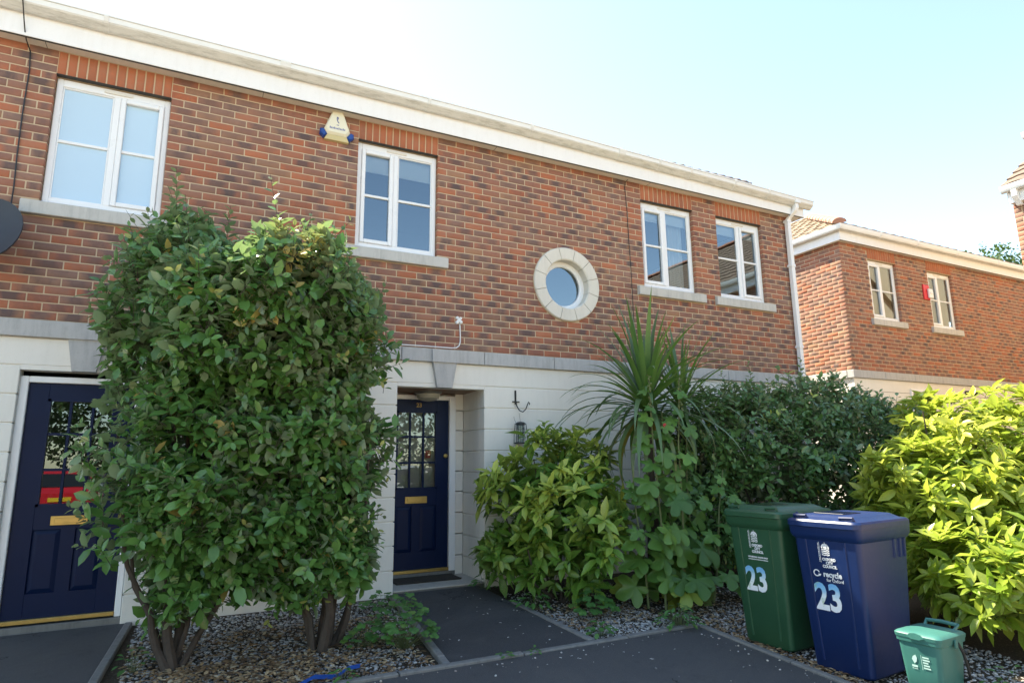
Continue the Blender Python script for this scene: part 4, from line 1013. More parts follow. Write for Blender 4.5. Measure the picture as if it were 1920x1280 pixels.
def lobed_template(lobes=5, depth=.42, n=35):
    pts = [(0, 0, 0)]
    for i in range(n):
        a = math.pi*(-.86 + 1.72*i/(n-1)); c = abs(math.cos(lobes*a/2*1.02))
        r = (1-depth) + depth*c**.8; r *= (.80+.20*math.cos(a)); r *= 1+.03*math.sin(i*5)
        x, y = r*math.cos(a), r*math.sin(a)
        pts.append((x*.62+.05, y*.62, .06*math.sin(lobes*a)*r - .12*r*r))
    V = np.array(pts); T = np.array([(0, i, i+1) for i in range(1, n)])
    return V, T
T_LOBE = lobed_template(5, .55, 41); T_MALLOW = lobed_template(5, .16)
def frames(D, Nn):
    x = nrm(D); z = Nn - (Nn*x).sum(-1, keepdims=True)*x; z = nrm(z); y = np.cross(z, x); return x, y, z
def emit_leaves(parent, tmpl, P, D, Nn, L, W, T, mo, mm, nobj=300, name='leaf'):
    P, D, Nn, L, W, T = [np.asarray(q, float) for q in (P, D, Nn, L, W, T)]
    base = np.array(parent.location); x, y, z = frames(D, Nn); V, F = tmpl
    # the leaves that show largest: near the camera, in front and in the frame
    mid = P + x*L[:, None]*.5; dv = CAMN - mid; dist = np.linalg.norm(dv, axis=1); face = np.abs((nrm(dv)*z).sum(1))
    score = L*W*(.25+face)/dist**2
    px = (mid-CAMN); zc = px @ np.array(CF); u = 960+1177.78*(px @ np.array(CR))/zc; v = 640-1177.78*(px @ np.array(CU))/zc
    score[(u < -10) | (u > 1930) | (v < -10) | (v > 1290) | (zc < .2)] = 0
    # prefer the outer, camera-side leaves
    c = P.mean(0); side = ((P-c) @ nrm(CAMN-c)); score *= (side > np.percentile(side, 55))
    order = np.argsort(-score); top, rest = order[:nobj], order[nobj:]
    if nobj:
        me = npmesh(name, V, F, None); me.materials.append(mo); me.polygons.foreach_set('use_smooth', [True]*len(me.polygons))
        for i in top:
            o = bpy.data.objects.new(name, me); COL.objects.link(o); o.parent = parent
            Mx = Matrix(((x[i, 0]*L[i], y[i, 0]*W[i], z[i, 0]*L[i], P[i, 0]-base[0]), (x[i, 1]*L[i], y[i, 1]*W[i], z[i, 1]*L[i], P[i, 1]-base[1]), (x[i, 2]*L[i], y[i, 2]*W[i], z[i, 2]*L[i], P[i, 2]-base[2]), (0, 0, 0, 1)))
            o.matrix_basis = Mx; o.color = (*T[i], 1)
    if len(rest):
        r = rest; n = len(V)
        VV = (P[r]-base)[:, None, :] + x[r][:, None, :]*(V[None, :, 0:1]*L[r][:, None, None]) + y[r][:, None, :]*(V[None, :, 1:2]*W[r][:, None, None]) + z[r][:, None, :]*(V[None, :, 2:3]*L[r][:, None, None])
        FF = F[None] + (np.arange(len(r))*n)[:, None, None]
        me = npmesh('foliage', VV.reshape(-1, 3), FF.reshape(-1, 3), np.repeat(T[r], n, axis=0)); me.polygons.foreach_set('use_smooth', np.ones(len(me.polygons), bool))
        o = link('foliage', me, mm, parent); o['kind'] = 'stuff'
def pair(name, *a, **k): return leaf_mat(name, True, *a, **k), leaf_mat(name, False, *a, **k)
ELA = pair('elaeagnus_leaf', (.045, .130, .030), (.125, .255, .066), (.62, .40, .14), (.24, .32, .22), gloss=.22, trans=.24)
HED = pair('hedge_leaf', (.052, .130, .038), (.13, .24, .078), (.46, .50, .10), (.26, .33, .23), gloss=.23, trans=.22)
AUC = pair('laurel_leaf', (.07, .18, .03), (.18, .33, .05), (.64, .66, .13), (.16, .26, .08), gloss=.34, trans=.3, spots=(.42, .46, .12))
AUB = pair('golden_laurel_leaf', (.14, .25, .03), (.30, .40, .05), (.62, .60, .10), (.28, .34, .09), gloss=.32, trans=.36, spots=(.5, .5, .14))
COR = leaf_mat('cordyline_blade', True, (.055, .14, .035), (.125, .23, .06), (.36, .26, .08), (.08, .14, .06), gloss=.38, trans=.2)
HOL = pair('hollyhock_leaf', (.042, .12, .022), (.11, .225, .04), (.38, .40, .07), (.10, .17, .06), gloss=.45, trans=.2)
WEE = pair('weed_leaf', (.045, .14, .035), (.09, .22, .05), (.26, .30, .06), (.08, .15, .07), gloss=.5, trans=.3)

def blob_field(blobs, P):
    f = np.full(len(P), 9.0)
    for (c, r) in blobs: f = np.minimum(f, np.linalg.norm((P-np.array(c))/np.array(r), axis=1))
    return f
def wob(P, s, k): 
    return (np.sin(P[:, 0]*s+k)+np.sin(P[:, 1]*s*1.17+k*2.1+P[:, 2]*.7*s)+np.sin(P[:, 2]*s*.93+k*.7+P[:, 0]*.5*s))/3
def shell_points(blobs, n, inner=.72, seed=1, outer=1.04, holes=.0, amp=.07):
    g = np.random.default_rng(seed); out = []; nn = []
    wts = np.array([r[0]*r[1]+r[1]*r[2]+r[0]*r[2] for c, r in blobs]); wts = wts/wts.sum()
    while sum(map(len, out)) < n:
        k = g.choice(len(blobs), 4000, p=wts); d = nrm(g.normal(size=(4000, 3)))
        C_ = np.array([blobs[i][0] for i in k]); R_ = np.array([blobs[i][1] for i in k])
        rad = inner + (outer-inner)*g.random(4000)**.6
        P = C_ + R_*d*rad[:, None]
        P0 = P.copy(); P = P + nrm(d/R_)*(amp*wob(P, 5.2, seed)+amp*.5*wob(P, 13, seed*1.7))[:, None]
        ok = blob_field(blobs, P0) > inner*.985
        ok &= P[:, 2] > .10
        if holes: ok &= (wob(P, 7.5, seed+3.1)+.4*wob(P, 16, seed) > -.16) | (g.random(4000) < .2)
        out.append(P[ok]); nn.append(nrm(d/R_)[ok])
    return np.concatenate(out)[:n], np.concatenate(nn)[:n], g
def twigs_to_leaves(P, Nn, g, nl, tl, L0, W0, up=.45, spread=.95, flat=.55, special=.015, gfun=None):
    """every anchor becomes a short twig with nl leaves arranged round it"""
    n = len(P); tdir = nrm(Nn*.75 + np.array([0, 0, up]) + g.normal(0, .38, (n, 3)))
    ref = nrm(g.normal(size=(n, 3))); a = nrm(np.cross(tdir, ref)); b = np.cross(tdir, a)
    LP, LD, LN, LL, LW, LT = [], [], [], [], [], []
    tln = tl*g.uniform(.6, 1.3, n); tone = np.clip(g.normal(.45, .22, n), 0, 1); sp = g.random(n) < special
    for k in range(nl):
        s = (k+.5)/nl; ang = k*2.4 + g.uniform(0, .6, n)
        rd = a*np.cos(ang)[:, None] + b*np.sin(ang)[:, None]
        LP.append(P + tdir*(tln*(s-.4))[:, None])
        d = nrm(rd*spread + tdir*(.25+.5*s) + g.normal(0, .15, (n, 3)))
        LD.append(d); LN.append(nrm(tdir*.8 + np.array([0, 0, flat]) + g.normal(0, .25, (n, 3))))
        sz = g.uniform(.55, 1.2, n)*(1-.4*(s > .8)); LL.append(L0*sz); LW.append(W0*sz*g.uniform(.85, 1.15, n))
        gg = np.where(sp & (g.random(n) < .7), g.uniform(.6, 1, n), 0) if gfun is None else gfun(P, g, s)
        LT.append(np.stack([np.clip(tone+g.normal(0, .15, n), 0, 1), gg, g.random(n)], 1))
    return [np.concatenate(q) for q in (LP, LD, LN, LL, LW, LT)], (P - tdir*(tln*.6)[:, None], P + tdir*(tln*.55)[:, None])
def twig_mesh(parent, A, B, r, mat):
    n = len(A); base = np.array(parent.location); t = nrm(B-A); a = nrm(np.cross(t, np.array([.3, .5, .8]))); b = np.cross(t, a)
    V = np.concatenate([(A[:, None, :]+r*np.stack([a, -.5*a+.87*b, -.5*a-.87*b], 1)), (B[:, None, :]+r*.5*np.stack([a, -.5*a+.87*b, -.5*a-.87*b], 1))], 1) - base
    F0 = np.array([(0, 1, 4, 3), (1, 2, 5, 4), (2, 0, 3, 5)]); F = F0[None]+(np.arange(n)*6)[:, None, None]
    o = link('twig', npmesh('twig', V.reshape(-1, 3), F.reshape(-1, 4)), mat, parent); o['kind'] = 'stuff'
def stems(parent, paths, mat, name='stem'):
    b = Vector(parent.location)
    for pts, r in paths:
        bm = bmesh.new(); P = [Vector(p)-b for p in pts]; n = len(P)
        # smooth the path
        Q = []
        for i in range(n-1):
            for t in (0, .5):
                p = P[i].lerp(P[i+1], t); Q.append(p + Vector((random.uniform(-1, 1), random.uniform(-1, 1), 0))*r*.35*(1 if i else 0))
        Q.append(P[-1]); tube(bm, Q, [r*(1-.72*k/(len(Q)-1))+.002 for k in range(len(Q))], 7); obj(name, bm, mat, parent, True)
def shrub(name, label, cat, base, blobs, n, inner, tmpl, mats, nl, tl, L0, W0, seed, stem_paths, fill=0, group=None, nobj=300, shoots=(), clumps=0, cr=(.15, .28), amp=.07, holes=0, sprays=0, dead=(), **kw):
    t = thing(name, label, cat, base, 0, group)
    if clumps:
        P0, N0, g0 = shell_points(blobs, clumps, .98, seed+9); P0 = P0 - N0*.06
        blobs = list(blobs) + [(tuple(p), (r*1.1, r*1.1, r*.9)) for p, r in zip(P0, g0.uniform(cr[0], cr[1], clumps)) if p[2] > .3]
    P, Nn, g = shell_points(blobs, n, inner, seed, amp=amp, holes=holes)
    data, (A, B) = twigs_to_leaves(P, Nn, g, nl, tl, L0, W0, **kw)
    if fill:   # inner, shaded leaves
        P2, N2, g2 = shell_points(blobs, fill, .30, seed+50, outer=.78)
        d2, _ = twigs_to_leaves(P2, N2, g2, 4, tl, L0*1.15, W0*1.2, **{k: v for k, v in kw.items() if k != 'gfun'})
        data = [np.concatenate(q) for q in zip(data, d2)]
    if sprays:
        k_ = g.choice(len(P), sprays, replace=False); low = np.where((P[:, 2] < .65) & (P[:, 2] > .3))[0]; low = g.choice(low, min(14, len(low)), replace=False)
        shoots = list(shoots) + [(P[i], P[i]+np.array([g.normal(0, .08), g.normal(-.03, .05), -g.uniform(.1, .24)]), int(g.integers(7, 12))) for i in low] + [(P[i]-Nn[i]*.05, P[i]+Nn[i]*g.uniform(.12, .30)+np.array([g.normal(0, .06), g.normal(0, .06), g.uniform(.0, .22)]), int(g.integers(8, 15))) for i in k_ if P[i, 2] > .5]
    for (a, b, m_) in shoots:   # long upright shoots past the outline
        a, b = np.array(a), np.array(b); k = np.arange(m_); s = k/m_
        Pp = a+(b-a)*s[:, None]; ang = k*2.4; dr = nrm(b-a); ax = nrm(np.cross(dr, [.3, .8, .1])); bx_ = np.cross(dr, ax)
        Dd = nrm((ax*np.cos(ang)[:, None]+bx_*np.sin(ang)[:, None])*.8+dr*.5); Nl = np.tile(dr, (m_, 1))+g.normal(0, .2, (m_, 3))
        sc = 1-.55*s; data = [np.concatenate(q) for q in zip(data, (Pp, Dd, Nl, L0*sc, W0*sc, np.stack([g.random(m_), np.where(s > .75, .35, 0), g.random(m_)], 1)))]
        A = np.concatenate([A, a[None]]); B = np.concatenate([B, b[None]])
    for c_, r_ in dead:   # patches of dried tan leaves
        q = np.linalg.norm(data[0]-np.array(c_), axis=1) < r_*g.uniform(.5, 1.1, len(data[0])); data[5][q, 1] = g.uniform(.55, 1, q.sum()); data[5][q, 2] = g.uniform(.6, 1, q.sum())
    twig_mesh(t, A, B, .0028, M['bark'])
    emit_leaves(t, tmpl, *data, *mats, nobj=nobj)
    stems(t, stem_paths, M['bark'])
    return t

# --- the two tall elaeagnus shrubs on the left
b1 = (-2.27, -1.18, gz(-1.18)); b2 = (-1.26, -1.28, gz(-1.28))
bl1 = [((-2.36, -1.10, 2.32), (.52, .55, .58)), ((-2.28, -1.15, 1.55), (.46, .52, .85)), ((-2.2, -1.2, .85), (.40, .46, .46)), ((-2.22, -1.2, .50), (.34, .40, .34)), ((-2.52, -1.05, 1.9), (.34, .40, .55)), ((-2.46, -1.1, 2.72), (.24, .28, .40)), ((-2.0, -1.0, 2.5), (.36, .42, .40)), ((-1.98, -1.12, .85), (.34, .38, .42)), ((-2.2, -1.58, 2.38), (.30, .24, .36))]
bl2 = [((-1.52, -1.22, 2.25), (.52, .60, .62)), ((-1.50, -1.25, 1.45), (.46, .55, .80)), ((-1.40, -1.22, .92), (.38, .45, .46)), ((-1.62, -1.35, 2.55), (.38, .42, .34)), ((-1.25, -1.1, 2.05), (.30, .40, .60)), ((-1.18, -1.05, 2.56), (.22, .28, .30)), ((-1.20, -1.15, 1.35), (.24, .38, .55)), ((-1.62, -1.2, .82), (.40, .42, .40)), ((-1.72, -1.80, 2.62), (.36, .28, .34)), ((-1.15, -1.15, .74), (.24, .32, .32)), ((-1.5, -1.2, .52), (.26, .34, .28))]
def squeeze(bl, x0, k, zk=1.0): return [((x0+(c[0]-x0)*k, c[1], c[2]*zk), (r[0]*k, r[1], r[2]*zk)) for c, r in bl]
bl1 = squeeze(bl1, -1.9, .91); bl2 = squeeze(bl2, -1.9, .90, .97)
def fan(b, tips, r):
    out = []
    for x, y, z in tips:
        u = lambda q: random.uniform(-q, q); dx, dy, dz = x-b[0], y-b[1], z-b[2]
        out.append(([(b[0]+dx*.16+u(.05), b[1]+dy*.25+u(.06), b[2]-.02), (b[0]+dx*.34+u(.05), b[1]+dy*.35+u(.06), b[2]+dz*.13), (b[0]+dx*.62+u(.06), b[1]+dy*.5+u(.05), b[2]+dz*.34), (b[0]+dx*.8+u(.06), b[1]+dy*.8, b[2]+dz*.66), (x, y, z)], r*random.uniform(.55, 1.2)))
    return out
ELK = dict(up=.5, spread=.95, flat=.6, special=.022, clumps=38, cr=(.12, .26), amp=.15, holes=1, sprays=75)
shrub('elaeagnus_shrub', 'tall dark green shrub in front of the left navy door, reaching the first window', 'shrub', b1, bl1, 3000, .70, T_OVAL, ELA, 7, .19, .112, .058, 3,
      fan(b1, [(-2.75, -1.15, 1.5), (-2.5, -.95, 2.2), (-2.3, -1.3, 2.5), (-2.05, -1.25, 1.8), (-2.2, -1.0, 2.9), (-1.9, -1.3, 1.2), (-2.65, -1.4, 1.0), (-2.4, -1.35, 1.6)], .030), fill=1100, group='tall shrubs left of the porch',
      shoots=[((-2.5, -1.2, 3.0), (-2.54, -1.25, 3.50), 26), ((-2.62, -1.1, 2.9), (-2.72, -1.1, 3.2), 16), ((-2.15, -1.0, 3.0), (-2.14, -1.0, 3.36), 18), ((-2.6, -1.3, 2.5), (-2.95, -1.3, 2.72), 16), ((-2.4, -1.5, 2.85), (-2.45, -1.62, 3.15), 14)], **ELK)
shrub('elaeagnus_shrub', 'tall dark green shrub just left of the porch of door 23, with bare stems', 'shrub', b2, bl2, 3100, .70, T_OVAL, ELA, 7, .19, .110, .057, 8,
      fan(b2, [(-1.75, -1.2, 1.7), (-1.5, -1.0, 2.3), (-1.2, -1.2, 2.4), (-1.0, -1.3, 1.5), (-1.45, -1.5, 2.0), (-.95, -1.05, 1.1), (-1.6, -1.0, 1.3)], .032), fill=1100, group='tall shrubs left of the porch', dead=[((-1.72, -1.92, 2.76), .24), ((-1.95, -1.85, 2.3), .13)],
      shoots=[((-1.5, -1.2, 2.9), (-1.48, -1.2, 3.22), 16), ((-1.2, -1.0, 2.8), (-1.16, -1.0, 3.1), 16), ((-1.75, -1.1, 2.85), (-1.82, -1.05, 3.25), 18), ((-.98, -1.1, 2.55), (-.85, -1.1, 2.85), 14), ((-1.1, -1.15, 1.9), (-.85, -1.2, 2.12), 12), ((-1.1, -1.2, 1.0), (-.85, -1.22, .85), 12)], **ELK)
# --- hedge-like shrub behind the bins
b3 = (4.1, -1.05, gz(-1.05))
bl3 = [((3.2, -1.0, 1.36), (.62, .55, .62)), ((4.1, -1.0, 1.40), (.85, .6, .74)), ((5.1, -1.05, 1.33), (.72, .6, .68)), ((3.6, -1.2, .95), (.9, .5, .62)), ((4.8, -1.2, .9), (.9, .5, .62)), ((2.7, -.95, 1.15), (.42, .4, .5)), ((5.75, -1.1, 1.35), (.62, .55, .66)), ((5.9, -1.2, .65), (.6, .5, .6)), ((2.75, -.8, .65), (.5, .4, .55)), ((3.5, -1.0, .42), (1.0, .4, .36)), ((4.9, -1.1, .42), (1.1, .4, .36))]
shrub('elaeagnus_hedge', 'wide grey green shrub behind the wheelie bins, below the two right windows', 'shrub', b3, bl3, 3900, .72, T_OVAL, HED, 7, .19, .095, .050, 15,
      fan(b3, [(3.2, -1.0, 1.2), (3.7, -.9, 1.6), (4.2, -1.1, 1.8), (4.8, -1.0, 1.5), (5.2, -1.1, 1.1)], .035), fill=1000,
      shoots=[((3.6, -1.0, 2.1), (3.55, -1.0, 2.45), 14), ((4.3, -1.1, 2.2), (4.35, -1.1, 2.5), 14), ((4.8, -1.1, 2.05), (4.9, -1.1, 2.38), 14), ((3.2, -1.0, 2.0), (3.1, -1.0, 2.3), 14), ((5.3, -1.1, 2.0), (5.45, -1.1, 2.25), 12)], **dict(ELK, special=.03, clumps=40))
# --- spotted laurels: whorls of big pointed leaves
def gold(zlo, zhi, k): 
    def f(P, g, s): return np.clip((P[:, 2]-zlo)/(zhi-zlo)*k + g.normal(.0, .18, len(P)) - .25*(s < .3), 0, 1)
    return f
b4 = (.98, -.78, gz(-.78))
bl4 = [((.74, -.60, .82), (.40, .44, .50)), ((1.15, -.85, .75), (.50, .50, .58)), ((.98, -.66, 1.26), (.34, .36, .28)), ((1.38, -.75, 1.12), (.36, .4, .36)), ((.68, -.50, .42), (.36, .38, .34)), ((1.05, -1.02, .42), (.46, .38, .32))]
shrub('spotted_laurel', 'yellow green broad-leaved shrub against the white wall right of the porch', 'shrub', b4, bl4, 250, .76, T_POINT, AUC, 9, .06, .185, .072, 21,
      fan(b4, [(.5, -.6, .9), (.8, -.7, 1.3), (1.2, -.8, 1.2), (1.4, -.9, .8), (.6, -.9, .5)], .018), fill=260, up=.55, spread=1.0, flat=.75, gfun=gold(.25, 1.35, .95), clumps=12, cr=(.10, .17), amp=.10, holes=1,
      shoots=[((.95, -.7, 1.45), (.93, -.7, 1.68), 14), ((1.1, -.7, 1.4), (1.13, -.7, 1.6), 12)])
b5 = (3.95, -2.75, gz(-2.75))
bl5 = [(tuple(np.array(c)+np.array((.16, 0, 0))), r) for c, r in [((3.98, -2.85, 1.10), (.62, .62, .60)), ((4.75, -2.75, 1.36), (.72, .65, .52)), ((3.55, -3.0, .70), (.46, .45, .42)), ((4.2, -3.3, .62), (.74, .5, .62)), ((5.3, -2.6, 1.2), (.6, .6, .62)), ((3.42, -2.85, 1.05), (.36, .38, .30)), ((3.3, -3.75, .45), (.55, .4, .46)), ((3.5, -2.85, .38), (.5, .45, .36)), ((4.2, -3.7, .40), (.8, .5, .45)), ((3.0, -3.35, .42), (.36, .36, .36)), ((3.2, -2.8, .62), (.34, .34, .46)), ((2.95, -3.62, .34), (.36, .3, .32)), ((3.5, -4.0, .28), (.6, .32, .28)), ((4.3, -4.0, .34), (.7, .4, .36))]]
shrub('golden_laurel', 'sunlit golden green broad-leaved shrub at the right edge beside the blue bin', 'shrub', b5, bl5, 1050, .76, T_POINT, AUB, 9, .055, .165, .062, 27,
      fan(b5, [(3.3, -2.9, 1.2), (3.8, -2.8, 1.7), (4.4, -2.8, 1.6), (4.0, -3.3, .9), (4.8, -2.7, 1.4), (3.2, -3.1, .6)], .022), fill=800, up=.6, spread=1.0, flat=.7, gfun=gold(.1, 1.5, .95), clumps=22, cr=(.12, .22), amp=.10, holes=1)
# --- cordyline
cz = 1.82; cb_ = (2.02, -1.0, gz(-1.0))
cp = thing('cordyline_palm', 'spiky cordyline palm with long sword leaves in front of the white wall', 'palm', cb_)
def blade(base, az, el, L, W, droop, tone):
    n = 10; p = Vector(base); ctr = [p.copy()]; dirs = []
    hx, hy = math.cos(az), math.sin(az); e = el
    for k in range(n):
        s = (k+.5)/n; e = el - droop*s**1.6
        d = Vector((hx*math.cos(e), hy*math.cos(e), math.sin(e))); p = p + d*(L/n); ctr.append(p.copy()); dirs.append(d)
    dirs.append(dirs[-1]); side = Vector((-hy, hx, 0)); V, F = [], []
    for k, c in enumerate(ctr):
        s = k/n; w = W*(.55+.6*s if s < .3 else .73*(1-((s-.3)/.7)**1.8)+.005)
        upn = side.cross(dirs[k]); upn = -upn if upn.z < 0 and el < 1.4 else upn
        for q, h in ((-1, .22), (0, 0), (1, .22)): V.append(c + side*w*.5*q + upn*w*.5*h - Vector(cb_))
    for k in range(n):
        for j in range(2):
            a = k*3+j; F.append((a, a+1, a+4, a+3))
    me = npmesh('leaf', np.array(V), np.array(F)); me.polygons.foreach_set('use_smooth', [True]*len(F))
    o = link('leaf', me, COR, cp); o.color = (*tone, 1)
def head(c, n, L, seed, WB=.086):
    g = np.random.default_rng(seed)
    for k in range(n):
        s = (k+.5)/n; az = k*2.399 + g.uniform(-.2, .2); el = R(88) - R(118)*s**.95 + g.normal(0, .07)
        ll = L*(1.0-.12*(s > .8))*g.uniform(.68, 1.14); dr = (.2+1.35*min(1, s*1.6)) * g.uniform(.8, 1.25)
        br = .8 if s > .93 and g.random() < .6 else (.25 if s > .85 else 0)
        blade((c[0]+.03*math.cos(az), c[1]+.03*math.sin(az), c[2]+.16*(1-s)), az, el, ll, WB*g.uniform(.8, 1.1), dr, (float(g.random()), br, float(g.random())))
head((1.93, -1.1, 1.74), 112, 1.12, 5); head((2.62, -.85, 1.78), 70, .95, 9, .062)
stems(cp, [([cb_, (1.98, -1.03, .6), (1.93, -1.1, 1.2), (1.93, -1.1, 1.80)], .075), ([(2.1, -.98, .3), (2.35, -.9, .9), (2.58, -.85, 1.4), (2.62, -.85, 1.85)], .06)], M['bark'], 'trunk')
# --- hollyhock with lobed leaves
hb = (1.92, -1.45, gz(-1.45)); hh = thing('hollyhock', 'tall hollyhock with big lobed leaves in front of the cordyline', 'plant', hb)
g = np.random.default_rng(77); HP, HD, HN, HL, HW, HT = [], [], [], [], [], []; pet = []
stalks = [((1.72, -1.5), (1.62, -1.55, 2.08)), ((1.90, -1.52), (1.93, -1.62, 2.06)), ((2.1, -1.42), (2.16, -1.42, 1.5)), ((1.6, -1.4), (1.45, -1.45, 1.15)), ((2.3, -1.5), (2.42, -1.62, 1.18)), ((1.95, -1.35), (1.88, -1.4, 1.75))]
for (bx0, by0), tip in stalks:
    b0 = Vector((bx0, by0, gz(by0))); tp = Vector(tip); H_ = tp.z-b0.z; nleaf = int(H_*11)
    stems(hh, [([b0, b0.lerp(tp, .35)+Vector((.02, 0, 0)), b0.lerp(tp, .7)-Vector((.015, 0, 0)), tp], .011)], M['stem'])
    for k in range(nleaf):
        s = (k+.6)/nleaf*.93; c = b0.lerp(tp, s); az = k*2.399+g.uniform(-.4, .4)
        if math.sin(az) > .75: az += 2.0
        d = Vector((math.cos(az), math.sin(az), .12)); pl_ = (.19*(1-s)+.055)*g.uniform(.75, 1.25); e = c + d*pl_ + Vector((0, 0, .035))
        sz = (.25*(1-s)**.7+.075)*g.uniform(.75, 1.15)
        pet.append((c, e)); HP.append(e); HD.append((d.x, d.y*.5, -.45+g.normal(0, .2))); HN.append((d.x*.4-.15+g.normal(0, .15), d.y*.5-.55, .6+g.normal(0, .25))); HL.append(sz); HW.append(sz*1.05)
        HT.append((g.random(), .55 if s < .12 and g.random() < .5 else 0, g.random()))
emit_leaves(hh, T_LOBE, HP, HD, HN, HL, HW, HT, *HOL, nobj=300)
A_ = np.array([p[0] for p in pet]); B_ = np.array([p[1] for p in pet]); twig_mesh(hh, A_, B_, .0032, M['stem'])
for tip in (stalks[0][1], stalks[1][1]):
    for k in range(16):
        bm = bmesh.new(); z = tip[2]-.30+.022*k; a = k*2.4; r = .011*(1-.03*k)+.003; c = Vector((tip[0]+.016*math.cos(a), tip[1]+.016*math.sin(a), z)) - Vector(hb)
        loft(bm, [circ(c+Vector((0, 0, -r)), r*.4, 6), circ(c, r, 6), circ(c+Vector((0, 0, r*1.2)), r*.35, 6)]); obj('bud', bm, M['stem'], hh, True)
bm = bmesh.new(); c = Vector((1.70, -1.63, 1.60))-Vector(hb)
for k in range(6):
    a = k*1.05; loft(bm, [circ(c+Vector((.009*math.cos(a), -.01, .009*math.sin(a))), .008, 6, 'y'), circ(c+Vector((.014*math.cos(a), -.018, .014*math.sin(a))), .007, 6, 'y')])
o = obj('flower', bm, simple('red_petal', (.42, .015, .04), .6, .2, 30), hh, True)
# --- low weeds and plants in the beds
def weed(label, base, n, rad, L, tm, seed, hgt=.12, name='weed', mats=WEE, asp=1.0):
    b = (base[0], base[1], gz(base[1])); t = thing(name, label, 'weed', b, 0, 'weeds and seedlings in the gravel beds'); g = np.random.default_rng(seed); P, D, Nn, LL, WW, TT, pp = [], [], [], [], [], [], []
    for k in range(n):
        a = k*2.4+g.uniform(-.3, .3); r = rad*math.sqrt((k+.4)/n); z = hgt*(1-.75*(r/rad)**2)*g.uniform(.6, 1.1)+.012
        e = np.array((b[0]+r*math.cos(a), b[1]+r*math.sin(a), b[2]+z)); P.append(e); D.append((math.cos(a), math.sin(a), g.normal(-.05, .2))); Nn.append((math.cos(a)*.35, math.sin(a)*.35-.2, 1)); s = L*g.uniform(.7, 1.2); LL.append(s); WW.append(s*asp); TT.append((g.random(), .3 if g.random() < .08 else 0, g.random())); pp.append((np.array((b[0]+r*.15*math.cos(a), b[1]+r*.15*math.sin(a), b[2])), e))
    emit_leaves(t, tm, P, D, Nn, LL, WW, TT, *mats, nobj=n); twig_mesh(t, np.array([p[0] for p in pp]), np.array([p[1] for p in pp]), .002, M['stem'])
weed('large mallow clump beside the tarmac path edge', (-.76, -1.50), 80, .25, .075, T_MALLOW, 1, .34)
weed('mallow clump to the left of the large one', (-1.0, -1.35), 34, .17, .06, T_MALLOW, 2, .2)
weed('green seedlings at the foot of the white wall by the path', (-.62, -.42), 26, .20, .07, T_MALLOW, 3, .14)
weed('small pale weed in the pale gravel right of the path', (.74, -1.88), 22, .11, .06, T_ROUND, 4, .09, asp=.55)
weed('bushy dark green weed beside the corner of the kerb', (1.45, -1.98), 60, .16, .07, T_POINT, 5, .17, asp=.42)
weed('low seedling on the path edge under the yellow green shrub', (.62, -.98), 24, .14, .085, T_POINT, 6, .12, asp=.45)
weed('leafy plant under the yellow green shrub near the gravel', (1.02, -1.38), 26, .20, .10, T_MALLOW, 7, .2)
weed('small green tuft growing on the left kerb crack', (-.18, -2.03), 18, .06, .035, T_ROUND, 8, .035, asp=.5)
weed('tiny green tuft on the kerb line in front of the path', (.06, -2.03), 14, .05, .03, T_ROUND, 9, .03, asp=.5)
weed('small leafy weed at the front left of the bed by the blue strap', (-1.30, -1.99), 16, .07, .05, T_POINT, 10, .09, asp=.45)
weed('seedling at the base of the left shrub near the door path', (-2.52, -1.22), 16, .10, .065, T_OVAL, 11, .16, asp=.5)
weed('low leafy shoots at the foot of the golden shrub by the caddy', (2.35, -3.98), 20, .16, .08, T_POINT, 12, .16, asp=.42)
weed('seedlings beside the porch step under the yellow green shrub', (.50, -.14), 20, .12, .085, T_POINT, 14, .16, asp=.42)
